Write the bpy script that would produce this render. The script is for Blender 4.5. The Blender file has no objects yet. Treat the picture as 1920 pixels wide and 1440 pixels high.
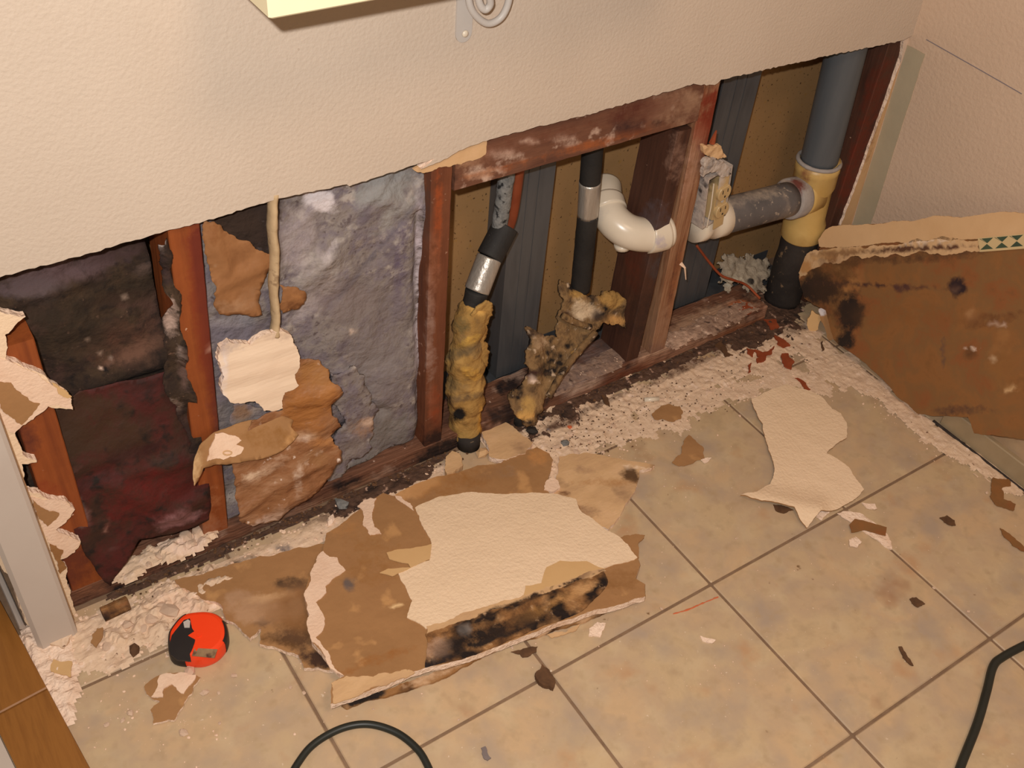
import bpy, math, random
from mathutils import Vector, Matrix, Euler, noise
from mathutils.geometry import delaunay_2d_cdt

sc = bpy.context.scene
V = Vector
R = math.radians

# ------------------------------------------------------------------ camera, light, exposure
FPX = 1947.4
CAM = V((0, 0, 1.385))
cd = bpy.data.cameras.new('camera')
cam = bpy.data.objects.new('camera', cd)
sc.collection.objects.link(cam)
cam.location = CAM
cam.rotation_euler = Euler((R(47.38), R(-4.30), R(-33.63)), 'XYZ')
cd.sensor_width = 36; cd.sensor_fit = 'HORIZONTAL'
cd.lens = FPX / 1920 * 36
cd.clip_start = 0.02
sc.camera = cam
CR = cam.rotation_euler.to_matrix()

w = bpy.data.worlds.new('room_air'); sc.world = w; w.use_nodes = True
w.node_tree.nodes['Background'].inputs[0].default_value = (1.0, 0.78, 0.60, 1)
w.node_tree.nodes['Background'].inputs[1].default_value = 0.16

# the flash of the camera the photograph was taken with, a hand's breadth above and left of its lens
fd = bpy.data.lights.new('camera_flash', 'SPOT')
fd.energy = 68; fd.color = (1.0, 0.965, 0.93); fd.shadow_soft_size = 0.012
fd.spot_size = R(135); fd.spot_blend = 1.0
fl = bpy.data.objects.new('camera_flash', fd); sc.collection.objects.link(fl)
fl.location = (-0.06, 0.0, 1.47); fl.rotation_euler = (R(47), R(-3), R(-44))
# warm ceiling lamp of the room
ld = bpy.data.lights.new('ceiling_lamp', 'AREA')
ld.energy = 12; ld.color = (1.0, 0.70, 0.46); ld.shape = 'DISK'; ld.size = 0.6
lo = bpy.data.objects.new('ceiling_lamp', ld); sc.collection.objects.link(lo)
lo.location = (0.5, -0.5, 2.45); lo.rotation_euler = (R(12), 0, 0)

vs = sc.view_settings
vs.view_transform = 'Standard'; vs.look = 'None'; vs.gamma = 1; vs.use_curve_mapping = False
vs.exposure = 0.27

# ------------------------------------------------------------------ measuring helpers
def ray(x, y):
    return CR @ V(((x - 960) / FPX, -(y - 720) / FPX, -1.0))
def proj(p):
    q = CR.transposed() @ (p - CAM)
    return (960 + FPX * q.x / -q.z, 720 - FPX * q.y / -q.z)
class Plane:
    def __init__(s, o, n, up=None):
        s.o = V(o); s.n = V(n).normalized()
        if s.n.dot(CAM - s.o) < 0: s.n = -s.n
        a = V((0, 0, 1)) if abs(s.n.z) < 0.7 else V((0, 1, 0))
        s.u = a.cross(s.n).normalized(); s.v = s.n.cross(s.u)
    def at(s, x, y):
        d = ray(x, y); t = (s.o - CAM).dot(s.n) / d.dot(s.n)
        return CAM + d * t
    def ab(s, p):
        q = p - s.o; return (q.dot(s.u), q.dot(s.v))
    def co(s, a, b, h=0): return s.o + s.u * a + s.v * b + s.n * h
def Y(y): return Plane((0, y, 0), (0, 1, 0))
def Z(z): return Plane((0, 0, z), (0, 0, 1))
def X(x): return Plane((x, 0, 0), (1, 0, 0))
YW = 1.0913      # room side of the back wall's plasterboard
YS = 1.104       # front of the studs
YB = 1.193       # back of the studs
YP = 1.268       # plasterboard of the room behind

# ------------------------------------------------------------------ materials
def lin(c):
    return tuple(((v / 255) / 12.92 if v / 255 <= .04045 else ((v / 255 + .055) / 1.055) ** 2.4) for v in c)
def mat(name, cols, scale=8, stretch=(1, 1, 1), rough=.8, bump=0.0, bscale=60, spec=.3, speck=None, metal=0,
        detail=6, paint=True, rot=(0, 0, 0), bdist=.002, soft=.28, band=None, dist=0.3, bump2=0, b2scale=400):
    m = bpy.data.materials.new(name); m.use_nodes = True
    nt = m.node_tree; N = nt.nodes; L = nt.links; b = N['Principled BSDF']
    tc = N.new('ShaderNodeTexCoord'); mp = N.new('ShaderNodeMapping')
    mp.inputs['Scale'].default_value = stretch; mp.inputs['Rotation'].default_value = rot
    L.new(tc.outputs['Object'], mp.inputs['Vector'])
    nz = N.new('ShaderNodeTexNoise'); nz.inputs['Scale'].default_value = scale
    nz.inputs['Detail'].default_value = detail; nz.inputs['Roughness'].default_value = .6
    nz.inputs['Distortion'].default_value = dist
    L.new(mp.outputs[0], nz.inputs['Vector'])
    cr = N.new('ShaderNodeValToRGB'); el = cr.color_ramp.elements
    n = len(cols)
    for i, c in enumerate(cols):
        p = .5 if n == 1 else .3 + .4 * i / (n - 1)
        if i < 2: e = el[i]; e.position = p
        else: e = el.new(p)
        e.color = (*lin(c), 1)
    if n == 1: el[1].color = el[0].color
    L.new(nz.outputs['Fac'], cr.inputs[0])
    col = cr.outputs[0]
    def mix(fac, a, c):
        mx = N.new('ShaderNodeMix'); mx.data_type = 'RGBA'
        L.new(fac, mx.inputs['Factor']); L.new(a, mx.inputs[6])
        if isinstance(c, tuple): mx.inputs[7].default_value = (*lin(c), 1)
        else: L.new(c, mx.inputs[7])
        return mx.outputs[2]
    for s in (speck or []):          # (colour, noise scale, threshold, softness)
        c, ssc, th, sf = s
        n2 = N.new('ShaderNodeTexNoise'); n2.inputs['Scale'].default_value = ssc; n2.inputs['Detail'].default_value = 4
        L.new((mp if len(stretch) and ssc < 0 else tc).outputs[0 if ssc < 0 else 'Object'], n2.inputs['Vector'])
        n2.inputs['Scale'].default_value = abs(ssc)
        r = N.new('ShaderNodeMapRange'); r.inputs[1].default_value = th - sf; r.inputs[2].default_value = th + sf
        L.new(n2.outputs['Fac'], r.inputs[0]); col = mix(r.outputs[0], col, c)
    if band:                          # object-space band: (axis, from, to, colour)
        sp = N.new('ShaderNodeSeparateXYZ'); L.new(tc.outputs['Object'], sp.inputs[0])
        a = N.new('ShaderNodeMath'); a.operation = 'GREATER_THAN'; a.inputs[1].default_value = band[1]
        c = N.new('ShaderNodeMath'); c.operation = 'LESS_THAN'; c.inputs[1].default_value = band[2]
        d = N.new('ShaderNodeMath'); d.operation = 'MULTIPLY'
        L.new(sp.outputs[band[0]], a.inputs[0]); L.new(sp.outputs[band[0]], c.inputs[0])
        L.new(a.outputs[0], d.inputs[0]); L.new(c.outputs[0], d.inputs[1]); col = mix(d.outputs[0], col, band[3])
    if paint:
        at = N.new('ShaderNodeAttribute'); at.attribute_name = 'paint'
        n3 = N.new('ShaderNodeTexNoise'); n3.inputs['Scale'].default_value = 55; n3.inputs['Detail'].default_value = 7
        n3.inputs['Roughness'].default_value = .7
        L.new(tc.outputs['Object'], n3.inputs['Vector'])
        m1 = N.new('ShaderNodeMath'); m1.operation = 'MULTIPLY_ADD'; m1.inputs[1].default_value = 1.5; m1.inputs[2].default_value = -.75
        L.new(n3.outputs['Fac'], m1.inputs[0])
        m2 = N.new('ShaderNodeMath'); m2.operation = 'ADD'; L.new(at.outputs['Alpha'], m2.inputs[0]); L.new(m1.outputs[0], m2.inputs[1])
        r = N.new('ShaderNodeMapRange'); r.inputs[1].default_value = .5 - soft; r.inputs[2].default_value = .5 + soft
        L.new(m2.outputs[0], r.inputs[0])
        m3 = N.new('ShaderNodeMath'); m3.operation = 'MULTIPLY'; L.new(r.outputs[0], m3.inputs[0])
        m4 = N.new('ShaderNodeMath'); m4.operation = 'MULTIPLY'; m4.inputs[1].default_value = 6; m4.use_clamp = True
        L.new(at.outputs['Alpha'], m4.inputs[0]); L.new(m4.outputs[0], m3.inputs[1])
        col = mix(m3.outputs[0], col, at.outputs['Color'])
    L.new(col, b.inputs['Base Color'])
    b.inputs['Roughness'].default_value = rough; b.inputs['Metallic'].default_value = metal
    b.inputs['Specular IOR Level'].default_value = spec
    if bump:
        n4 = N.new('ShaderNodeTexNoise'); n4.inputs['Scale'].default_value = bscale; n4.inputs['Detail'].default_value = 3
        L.new(mp.outputs[0], n4.inputs['Vector'])
        bp = N.new('ShaderNodeBump'); bp.inputs['Strength'].default_value = bump; bp.inputs['Distance'].default_value = bdist
        L.new(n4.outputs['Fac'], bp.inputs['Height']); L.new(bp.outputs[0], b.inputs['Normal'])
    return m

M = {}
M['wall'] = mat('painted_wall', [(194, 177, 159), (202, 185, 167)], 3, rough=.62, bump=.5, bscale=190, bdist=.002, paint=True)
M['wallr'] = mat('painted_side_wall', [(200, 174, 150), (208, 182, 158)], 3, rough=.62, bump=.5, bscale=130, bdist=.0025)
M['texpaint'] = mat('textured_paint', [(230, 202, 168), (236, 208, 176)], 3, rough=.62, bump=.6, bscale=170, bdist=.0025)
M['paintstrip'] = mat('peach_paint', [(205, 165, 120), (214, 176, 132)], 9, rough=.6, bump=.25, bscale=60)
M['gyps'] = mat('gypsum', [(228, 198, 172), (240, 214, 192), (222, 188, 160)], 14, rough=.95, bump=1, bscale=140, bdist=.004)
M['skim'] = mat('white_skim', [(235, 208, 180), (241, 217, 190)], 6, rough=.8, bump=.5, bscale=10, stretch=(1, 1, 9), rot=(0, .12, 0), bdist=.002)
M['brown'] = mat('torn_brown_paper', [(150, 110, 70), (162, 120, 78), (156, 114, 74)], 7, rough=.85, bump=.35, bscale=90, speck=[((188, 142, 92), 22, .66, .05)])
M['brown2'] = mat('damp_brown_paper', [(128, 88, 48), (152, 108, 64), (176, 138, 98)], 9, rough=.85, bump=.7, bscale=40, bdist=.004, speck=[((82, 56, 36), 16, .64, .06), ((206, 168, 130), 19, .64, .06)])
M['tan'] = mat('pale_tan_paper', [(204, 164, 112), (212, 174, 124)], 6, rough=.8, bump=.2)
M['beige'] = mat('peeled_board_face', [(216, 178, 136), (204, 166, 122), (190, 152, 114)], 9, stretch=(1, 2.2, 1), rough=.9, bump=.5, bscale=60, speck=[((150, 118, 88), 13, .66, .05), ((90, 66, 46), 24, .73, .03)])
M['mould'] = mat('mouldy_strip', [(74, 48, 28), (140, 98, 58), (176, 134, 90)], 30, rough=.9, bump=1, bscale=70, bdist=.004, speck=[((34, 24, 20), 22, .56, .08), ((196, 160, 122), 60, .68, .05)])
M['panel'] = mat('bare_brown_board', [(124, 84, 46), (140, 94, 52), (130, 92, 54), (138, 86, 48), (116, 80, 46)], 12, detail=9, rough=.8, bump=.3, bscale=70, speck=[((164, 116, 68), 9, .68, .08), ((96, 60, 34), 12, .7, .05)])
M['tile'] = mat('floor_tile', [(178, 154, 122), (194, 168, 132), (186, 160, 130), (196, 166, 130), (184, 158, 124)], 7, rough=.42, bump=.3, bscale=16, detail=9, spec=.35,
                speck=[((184, 146, 110), 13, .68, .08), ((200, 178, 144), 22, .64, .14), ((170, 150, 130), 12, .62, .12), ((174, 148, 116), 44, .66, .14), ((158, 120, 90), 7, .72, .06), ((212, 190, 164), 130, .72, .02), ((126, 96, 66), 46, .75, .03)])
M['grout'] = mat('grout', [(116, 92, 72), (138, 112, 88)], 40, rough=.95, bump=.5)
M['dust'] = mat('plaster_dust', [(214, 184, 154), (222, 194, 166), (204, 174, 146)], 30, rough=1, bump=.6, bscale=200, bdist=.002, speck=[((120, 88, 68), 120, .7, .04), ((232, 206, 184), 70, .64, .05)])
M['dust2'] = mat('brownish_dust', [(136, 108, 92), (164, 134, 114), (112, 86, 74)], 30, rough=1, bump=.7, bscale=160, bdist=.003, speck=[((214, 184, 162), 60, .64, .05), ((70, 50, 42), 50, .64, .05)])
M['soil_gap'] = mat('wood_dirt_gap_shade', [(58, 42, 34), (92, 68, 54), (44, 34, 30)], 30, rough=1, bump=1, bscale=120, bdist=.004, speck=[((196, 160, 138), 70, .66, .05)])
M['crumb'] = mat('plaster_crumb', [(226, 192, 164), (236, 206, 180)], 30, rough=1, bump=.6, bscale=200)
M['woodA'] = mat('orange_wood', [(124, 62, 28), (142, 74, 34), (112, 54, 26)], 10, stretch=(3, 3, .25), rough=.6, bump=.3, bscale=50, speck=[((208, 170, 140), 85, .76, .03)])
M['woodB'] = mat('red_brown_wood', [(86, 48, 32), (114, 66, 42), (98, 54, 34)], 9, stretch=(3, 3, .4), rough=.7, bump=.4, bscale=60, speck=[((190, 150, 126), 60, .72, .05)])
M['woodC'] = mat('weathered_wood', [(116, 78, 54), (158, 118, 88), (130, 86, 58), (92, 54, 38)], 16, stretch=(4, 4, .25), rough=.8, bump=.7, bscale=60)
M['woodD'] = mat('dark_wood', [(62, 37, 27), (78, 48, 35), (54, 32, 25)], 12, stretch=(3, 3, .3), rough=.7, bump=.4, bscale=60, speck=[((196, 160, 136), 110, .76, .02)])
M['woodH'] = mat('stained_block_wood', [(84, 52, 40), (112, 73, 54), (96, 61, 46)], 10, stretch=(.5, 3, 3), rough=.75, bump=.5, bscale=60, speck=[((206, 176, 156), 26, .66, .05), ((60, 36, 30), 18, .68, .05)])
M['plate'] = mat('old_sill_wood', [(70, 44, 34), (116, 78, 58), (94, 60, 44)], 12, stretch=(.4, 3, 3), rough=.8, bump=.8, bscale=60, bdist=.004, speck=[((150, 118, 100), 24, .64, .06), ((40, 28, 26), 18, .62, .06), ((208, 178, 160), 90, .72, .03)])
M['oak'] = mat('oak_board', [(124, 78, 32), (146, 96, 42), (134, 86, 36)], 22, stretch=(3, .3, 1), rough=.5, bump=.15, spec=.35)
M['back'] = mat('brown_backing', [(152, 116, 74), (164, 126, 82)], 5, rough=.9, bump=.2, speck=[((86, 60, 36), 150, .66, .04), ((160, 120, 66), 90, .68, .05)])
M['steel'] = mat('galvanised_steel', [(76, 77, 80), (92, 93, 95), (68, 69, 72)], 7, stretch=(3, 3, .4), rough=.45, metal=.35, spec=.5)
M['batt'] = mat('grey_violet_fibre', [(106, 96, 98), (134, 124, 118), (116, 106, 112), (146, 134, 124)], 22, rough=1, bump=1, bscale=60, bdist=.006, detail=10, speck=[((104, 94, 100), 20, .62, .07), ((168, 158, 150), 34, .66, .06), ((96, 84, 84), 110, .64, .05)])
M['dark'] = mat('dark_batt', [(34, 27, 22), (66, 50, 36), (44, 32, 26), (78, 56, 44)], 16, rough=.95, bump=1, bscale=60, bdist=.006, detail=10, speck=[((84, 58, 50), 13, .64, .08), ((28, 22, 20), 60, .62, .08), ((104, 78, 62), 90, .7, .04)])
M['maroon'] = mat('maroon_facing', [(48, 24, 20), (74, 30, 26), (58, 36, 26), (42, 26, 22)], 14, rough=.75, bump=.7, bscale=50, bdist=.005, detail=10, speck=[((92, 58, 54), 18, .68, .06), ((34, 24, 20), 50, .6, .08)])
M['kraft'] = mat('kraft_paper', [(120, 78, 46), (148, 102, 64), (136, 92, 56)], 14, rough=.6, bump=.8, bscale=24, bdist=.006, detail=9, speck=[((162, 128, 98), 20, .68, .05)])
M['kraftd'] = mat('dusty_kraft_paper', [(118, 78, 50), (146, 100, 66), (164, 124, 92)], 18, rough=.55, bump=1, bscale=26, bdist=.008, detail=10, stretch=(1, 1, 1.8), rot=(0, .6, 0), speck=[((222, 196, 176), 24, .67, .04), ((230, 210, 194), 70, .72, .04)])
M['black'] = mat('black_foam', [(34, 32, 31), (48, 45, 42)], 12, rough=.7, bump=.3, bscale=200, speck=[((150, 138, 126), 170, .74, .02)])
M['greyfoam'] = mat('grey_foam', [(96, 96, 94), (136, 134, 130)], 120, rough=.8, bump=.8, bscale=160, speck=[((40, 40, 40), 90, .6, .05)])
M['tape'] = mat('silver_tape', [(160, 150, 138), (184, 176, 166)], 30, stretch=(4, 4, .6), rough=.35, metal=.5, spec=.6, bump=.4, bscale=60)
M['copper'] = mat('copper_pipe', [(122, 58, 34), (146, 76, 46)], 20, rough=.5, metal=.3)
M['yfib'] = mat('yellow_fibreglass', [(134, 102, 56), (176, 138, 78), (152, 116, 62), (104, 82, 54)], 18, rough=.95, bump=1, bscale=45, bdist=.008, speck=[((122, 100, 72), 14, .62, .07)])
M['dfib'] = mat('dirty_fibreglass', [(88, 68, 48), (136, 106, 70), (66, 50, 38)], 26, rough=.95, bump=1, bscale=60, bdist=.008, speck=[((36, 28, 24), 34, .58, .06), ((196, 170, 142), 60, .66, .05)])
M['pvc'] = mat('white_pvc', [(214, 200, 178), (224, 210, 190)], 12, rough=.28, spec=.5, speck=[((176, 160, 150), 20, .72, .06)])
M['abs'] = mat('grey_pipe', [(88, 84, 84), (112, 106, 104)], 16, rough=.5, spec=.4, speck=[((178, 162, 146), 100, .66, .05), ((160, 144, 130), 14, .66, .08)])
M['abs2'] = mat('smooth_grey_pipe', [(78, 82, 86), (92, 95, 98)], 8, rough=.5, spec=.4, stretch=(3, 3, .3))
M['ytee'] = mat('yellowed_fitting', [(196, 160, 92), (206, 172, 106), (182, 142, 80)], 10, rough=.4, spec=.45, speck=[((132, 84, 50), 16, .7, .04)])
M['ring'] = mat('grey_cement_ring', [(150, 142, 138), (172, 162, 154)], 50, rough=.8, bump=.5)
M['bstone'] = mat('tarred_pipe', [(36, 31, 29), (54, 47, 42)], 14, rough=.8, bump=.8, bscale=60, speck=[((120, 98, 74), 70, .68, .04)])
M['box'] = mat('spattered_box', [(150, 138, 132), (190, 176, 164), (110, 104, 104)], 40, rough=.6, bump=.8, bscale=90, speck=[((46, 40, 40), 40, .68, .04)])
M['recept'] = mat('ivory_receptacle', [(186, 158, 112), (198, 170, 124)], 20, rough=.45, spec=.4)
M['slot'] = mat('dark_slot', [(50, 40, 32)], 5, paint=False)
M['fluff'] = mat('white_fluff', [(118, 108, 96), (160, 148, 130), (88, 78, 70)], 26, rough=1, bump=1, bscale=90, bdist=.006, speck=[((70, 60, 54), 30, .66, .05)])
M['white'] = mat('white_trim', [(190, 176, 164), (198, 186, 174)], 4, rough=.5, spec=.3, speck=[((176, 140, 110), 5, .72, .12)])
M['cream'] = mat('cream_shelf', [(228, 214, 176), (234, 220, 184)], 4, rough=.5)
M['iron'] = mat('grey_painted_iron', [(184, 176, 168), (194, 186, 178)], 8, rough=.45, spec=.4)
M['orange'] = mat('orange_plastic', [(246, 66, 26), (248, 74, 30)], 6, rough=.4, spec=.45, bump=.1)
M['rubber'] = mat('black_rubber', [(36, 32, 32), (46, 42, 40)], 12, rough=.5, spec=.4)
M['label'] = mat('worn_label', [(160, 132, 98), (132, 104, 76)], 60, rough=.6, speck=[((86, 60, 50), 60, .62, .05)])
M['chip'] = mat('red_wood_chip', [(130, 58, 30), (158, 78, 44)], 30, rough=.8, bump=.4)
M['chipd'] = mat('dark_wood_chip', [(72, 50, 34), (110, 78, 52)], 40, rough=.9, bump=.6)
M['cord'] = mat('black_cord', [(32, 34, 30), (42, 44, 38)], 8, rough=.45, spec=.4)
M['stick'] = mat('pale_caulk', [(196, 170, 132), (176, 148, 112)], 24, rough=.8, bump=.6, speck=[((110, 82, 58), 50, .64, .06)])
M['green'] = mat('green_tile_paint', [(58, 72, 56), (74, 88, 68)], 30, rough=.5)
M['ivory'] = mat('ivory_tile', [(206, 180, 134)], 9, rough=.3, spec=.5)
M['redline'] = mat('red_chalk', [(206, 96, 56), (190, 112, 76)], 90, rough=.9)
M['greyplastic'] = mat('grey_plastic', [(112, 100, 98), (128, 116, 112)], 30, rough=.6)

# ------------------------------------------------------------------ mesh helpers
WORLD = {}
def paint_of(px, py, blobs):
    sw = 0; c = [0, 0, 0]; keep = 1
    for (bx, by, rx, ry, ang, col, s) in blobs:
        if abs(px - bx) > 2.2 * max(rx, ry) or abs(py - by) > 2.2 * max(rx, ry): continue
        a = R(ang); dx = px - bx; dy = py - by
        u = (dx * math.cos(a) + dy * math.sin(a)) / rx; v = (-dx * math.sin(a) + dy * math.cos(a)) / ry
        d = math.sqrt(u * u + v * v) + .35 * noise.noise(V((px * .03, py * .03, bx))) + .2 * noise.noise(V((px * .09, py * .09, by)))
        wt = s * max(0, min(1, (1.35 - d) / .7))
        if wt > 0:
            keep *= 1 - wt * .98
        ww = wt + 1e-4
        sw += ww
        for i in range(3): c[i] += ww * col[i]
    if sw == 0: return (0, 0, 0, 0)
    l = lin([v / sw for v in c])
    return (*l, 1 - keep)
def mesh(name, verts, faces, m, parent=None, blobs=None, smooth=False, midx=None, origin=None):
    verts = [V(v) for v in verts]
    mn = V((min(v.x for v in verts), min(v.y for v in verts), min(v.z for v in verts)))
    mx = V((max(v.x for v in verts), max(v.y for v in verts), max(v.z for v in verts)))
    o = origin or V(((mn.x + mx.x) / 2, (mn.y + mx.y) / 2, mn.z))
    me = bpy.data.meshes.new(name)
    me.from_pydata([v - o for v in verts], [], faces); me.update()
    for mm in (m if isinstance(m, list) else [m]): me.materials.append(mm)
    if midx:
        for p, i in zip(me.polygons, midx): p.material_index = i
    if smooth:
        for p in me.polygons: p.use_smooth = True
    at = me.color_attributes.new('paint', 'FLOAT_COLOR', 'POINT')
    at.data.foreach_set('color', [0.0] * (4 * len(verts)))
    if blobs:
        for i, v in enumerate(verts):
            px, py = proj(v); at.data[i].color = paint_of(px, py, blobs)
    ob = bpy.data.objects.new(name, me); sc.collection.objects.link(ob)
    if parent is None: ob.location = o
    else: ob.parent = parent; ob.location = o - WORLD[parent.name]
    WORLD[ob.name] = o
    return ob
def tag(o, label, cat, group=None):
    o['label'] = label; o['category'] = cat
    if group: o['group'] = group
    return o
def struct(o): o['kind'] = 'structure'; return o
def stuff(o, label, cat): tag(o, label, cat); o['kind'] = 'stuff'; return o
def root(name, loc, label, cat, group=None):
    o = bpy.data.objects.new(name, None); sc.collection.objects.link(o)
    o.empty_display_size = .03; o.location = loc; WORLD[o.name] = V(loc)
    return tag(o, label, cat, group)

class MB:
    def __init__(s): s.v = []; s.f = []
    def add(s, vs_, fs):
        n = len(s.v); s.v += [V(v) for v in vs_]; s.f += [tuple(i + n for i in f) for f in fs]; return s
    def box(s, lo, hi, bev=0.0):
        x0, y0, z0 = lo; x1, y1, z1 = hi
        if not bev:
            return s.add([(x, y, z) for z in (z0, z1) for y in (y0, y1) for x in (x0, x1)],
                  [(0, 2, 3, 1), (4, 5, 7, 6), (0, 1, 5, 4), (2, 6, 7, 3), (0, 4, 6, 2), (1, 3, 7, 5)])
        b = bev; rings = []
        for z, i in ((z0, b), (z0 + b, 0), (z1 - b, 0), (z1, b)):
            rings.append([(x0 + i + b, y0 + i, z), (x1 - i - b, y0 + i, z), (x1 - i, y0 + i + b, z), (x1 - i, y1 - i - b, z),
                          (x1 - i - b, y1 - i, z), (x0 + i + b, y1 - i, z), (x0 + i, y1 - i - b, z), (x0 + i, y0 + i + b, z)])
        return s.loft(rings)
    def loft(s, rings, caps=True, closed=True):
        n = len(rings[0]); vs_ = [p for r_ in rings for p in r_]; fs = []
        for i in range(len(rings) - 1):
            for j in range(n if closed else n - 1):
                k = (j + 1) % n
                fs.append((i * n + j, i * n + k, (i + 1) * n + k, (i + 1) * n + j))
        if caps: fs.append(tuple(reversed(range(n)))); fs.append(tuple(range((len(rings) - 1) * n, len(rings) * n)))
        return s.add(vs_, fs)
    def tube(s, pts, rad, seg=20, lump=0, freq=30, flat=1):
        pts = [V(p) for p in pts]; rings = []
        if not isinstance(rad, (list, tuple)): rad = [rad] * len(pts)
        t0 = (pts[1] - pts[0]).normalized()
        a = V((0, 0, 1)) if abs(t0.z) < .8 else V((1, 0, 0))
        u = t0.cross(a).normalized()
        for i, p in enumerate(pts):
            t = (pts[min(i + 1, len(pts) - 1)] - pts[max(i - 1, 0)]).normalized()
            u = (u - t * u.dot(t)).normalized(); v = t.cross(u)
            rg = []
            for j in range(seg):
                an = 2 * math.pi * j / seg
                d = u * math.cos(an) + v * math.sin(an) * flat
                r_ = rad[i]
                if lump: r_ *= 1 + lump * noise.noise((p + d * rad[i]) * freq) + lump * .5 * noise.noise((p + d * rad[i]) * freq * 2.7)
                rg.append(p + d * r_)
            rings.append(rg)
        return s.loft(rings)
    def rock(s, c, r, rng, flat=.5):
        c = V(c); vs_ = []
        t = (1 + 5 ** .5) / 2
        ico = [(-1, t, 0), (1, t, 0), (-1, -t, 0), (1, -t, 0), (0, -1, t), (0, 1, t), (0, -1, -t), (0, 1, -t), (t, 0, -1), (t, 0, 1), (-t, 0, -1), (-t, 0, 1)]
        F = [(0, 11, 5), (0, 5, 1), (0, 1, 7), (0, 7, 10), (0, 10, 11), (1, 5, 9), (5, 11, 4), (11, 10, 2), (10, 7, 6), (7, 1, 8), (3, 9, 4), (3, 4, 2), (3, 2, 6), (3, 6, 8), (3, 8, 9), (4, 9, 5), (2, 4, 11), (6, 2, 10), (8, 6, 7), (9, 8, 1)]
        ro = Euler((rng.uniform(0, 6), rng.uniform(0, 6), rng.uniform(0, 6))).to_matrix()
        sx = rng.uniform(.7, 1.4)
        rz = Matrix.Rotation(rng.uniform(0, 6), 3, 'Z')
        for q in ico:
            p = ro @ (V(q).normalized() * r * rng.uniform(.65, 1.1)); p = rz @ V((p.x * sx, p.y, p.z * flat)); vs_.append(c + p)
        return s.add(vs_, F)
    def done(s, name, m, parent=None, **k): return mesh(name, s.v, s.f, m, parent, **k)

def resample(pts, step=.012):
    out = []
    for a, b in zip(pts[:-1], pts[1:]):
        n = max(1, int((b - a).length / step))
        out += [a.lerp(b, i / n) for i in range(n)]
    return out + [pts[-1]]
def curve(pts, n=12):
    pts = [V(p) for p in pts]; out = []
    P = [pts[0] * 2 - pts[1]] + pts + [pts[-1] * 2 - pts[-2]]
    for i in range(1, len(P) - 2):
        for k in range(n):
            t = k / n
            out.append(.5 * ((2 * P[i]) + (-P[i - 1] + P[i + 1]) * t + (2 * P[i - 1] - 5 * P[i] + 4 * P[i + 1] - P[i + 2]) * t * t + (-P[i - 1] + 3 * P[i] - 3 * P[i + 1] + P[i + 2]) * t ** 3))
    return out + [pts[-1]]
def jag(poly, amp, rng, minlen=.004):
    """ragged outline: midpoint displacement, edges listed clockwise or not"""
    out = []
    def sub(a, b, k):
        L_ = math.hypot(b[0] - a[0], b[1] - a[1])
        if L_ < minlen or k > 7: out.append(a); return
        t = rng.uniform(.4, .6); d = rng.uniform(-amp, amp) * min(L_, .05)
        mpt = (a[0] + (b[0] - a[0]) * t - (b[1] - a[1]) / L_ * d, a[1] + (b[1] - a[1]) * t + (b[0] - a[0]) / L_ * d)
        sub(a, mpt, k + 1); sub(mpt, b, k + 1)
    for i in range(len(poly)):
        a, b = poly[i], poly[(i + 1) % len(poly)]
        sub(tuple(a), tuple(b), 0)
    return out
def inside(p, poly):
    x, y = p; c = False; j = len(poly) - 1
    for i in range(len(poly)):
        if (poly[i][1] > y) != (poly[j][1] > y) and x < (poly[j][0] - poly[i][0]) * (y - poly[i][1]) / (poly[j][1] - poly[i][1]) + poly[i][0]: c = not c
        j = i
    return c
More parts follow.
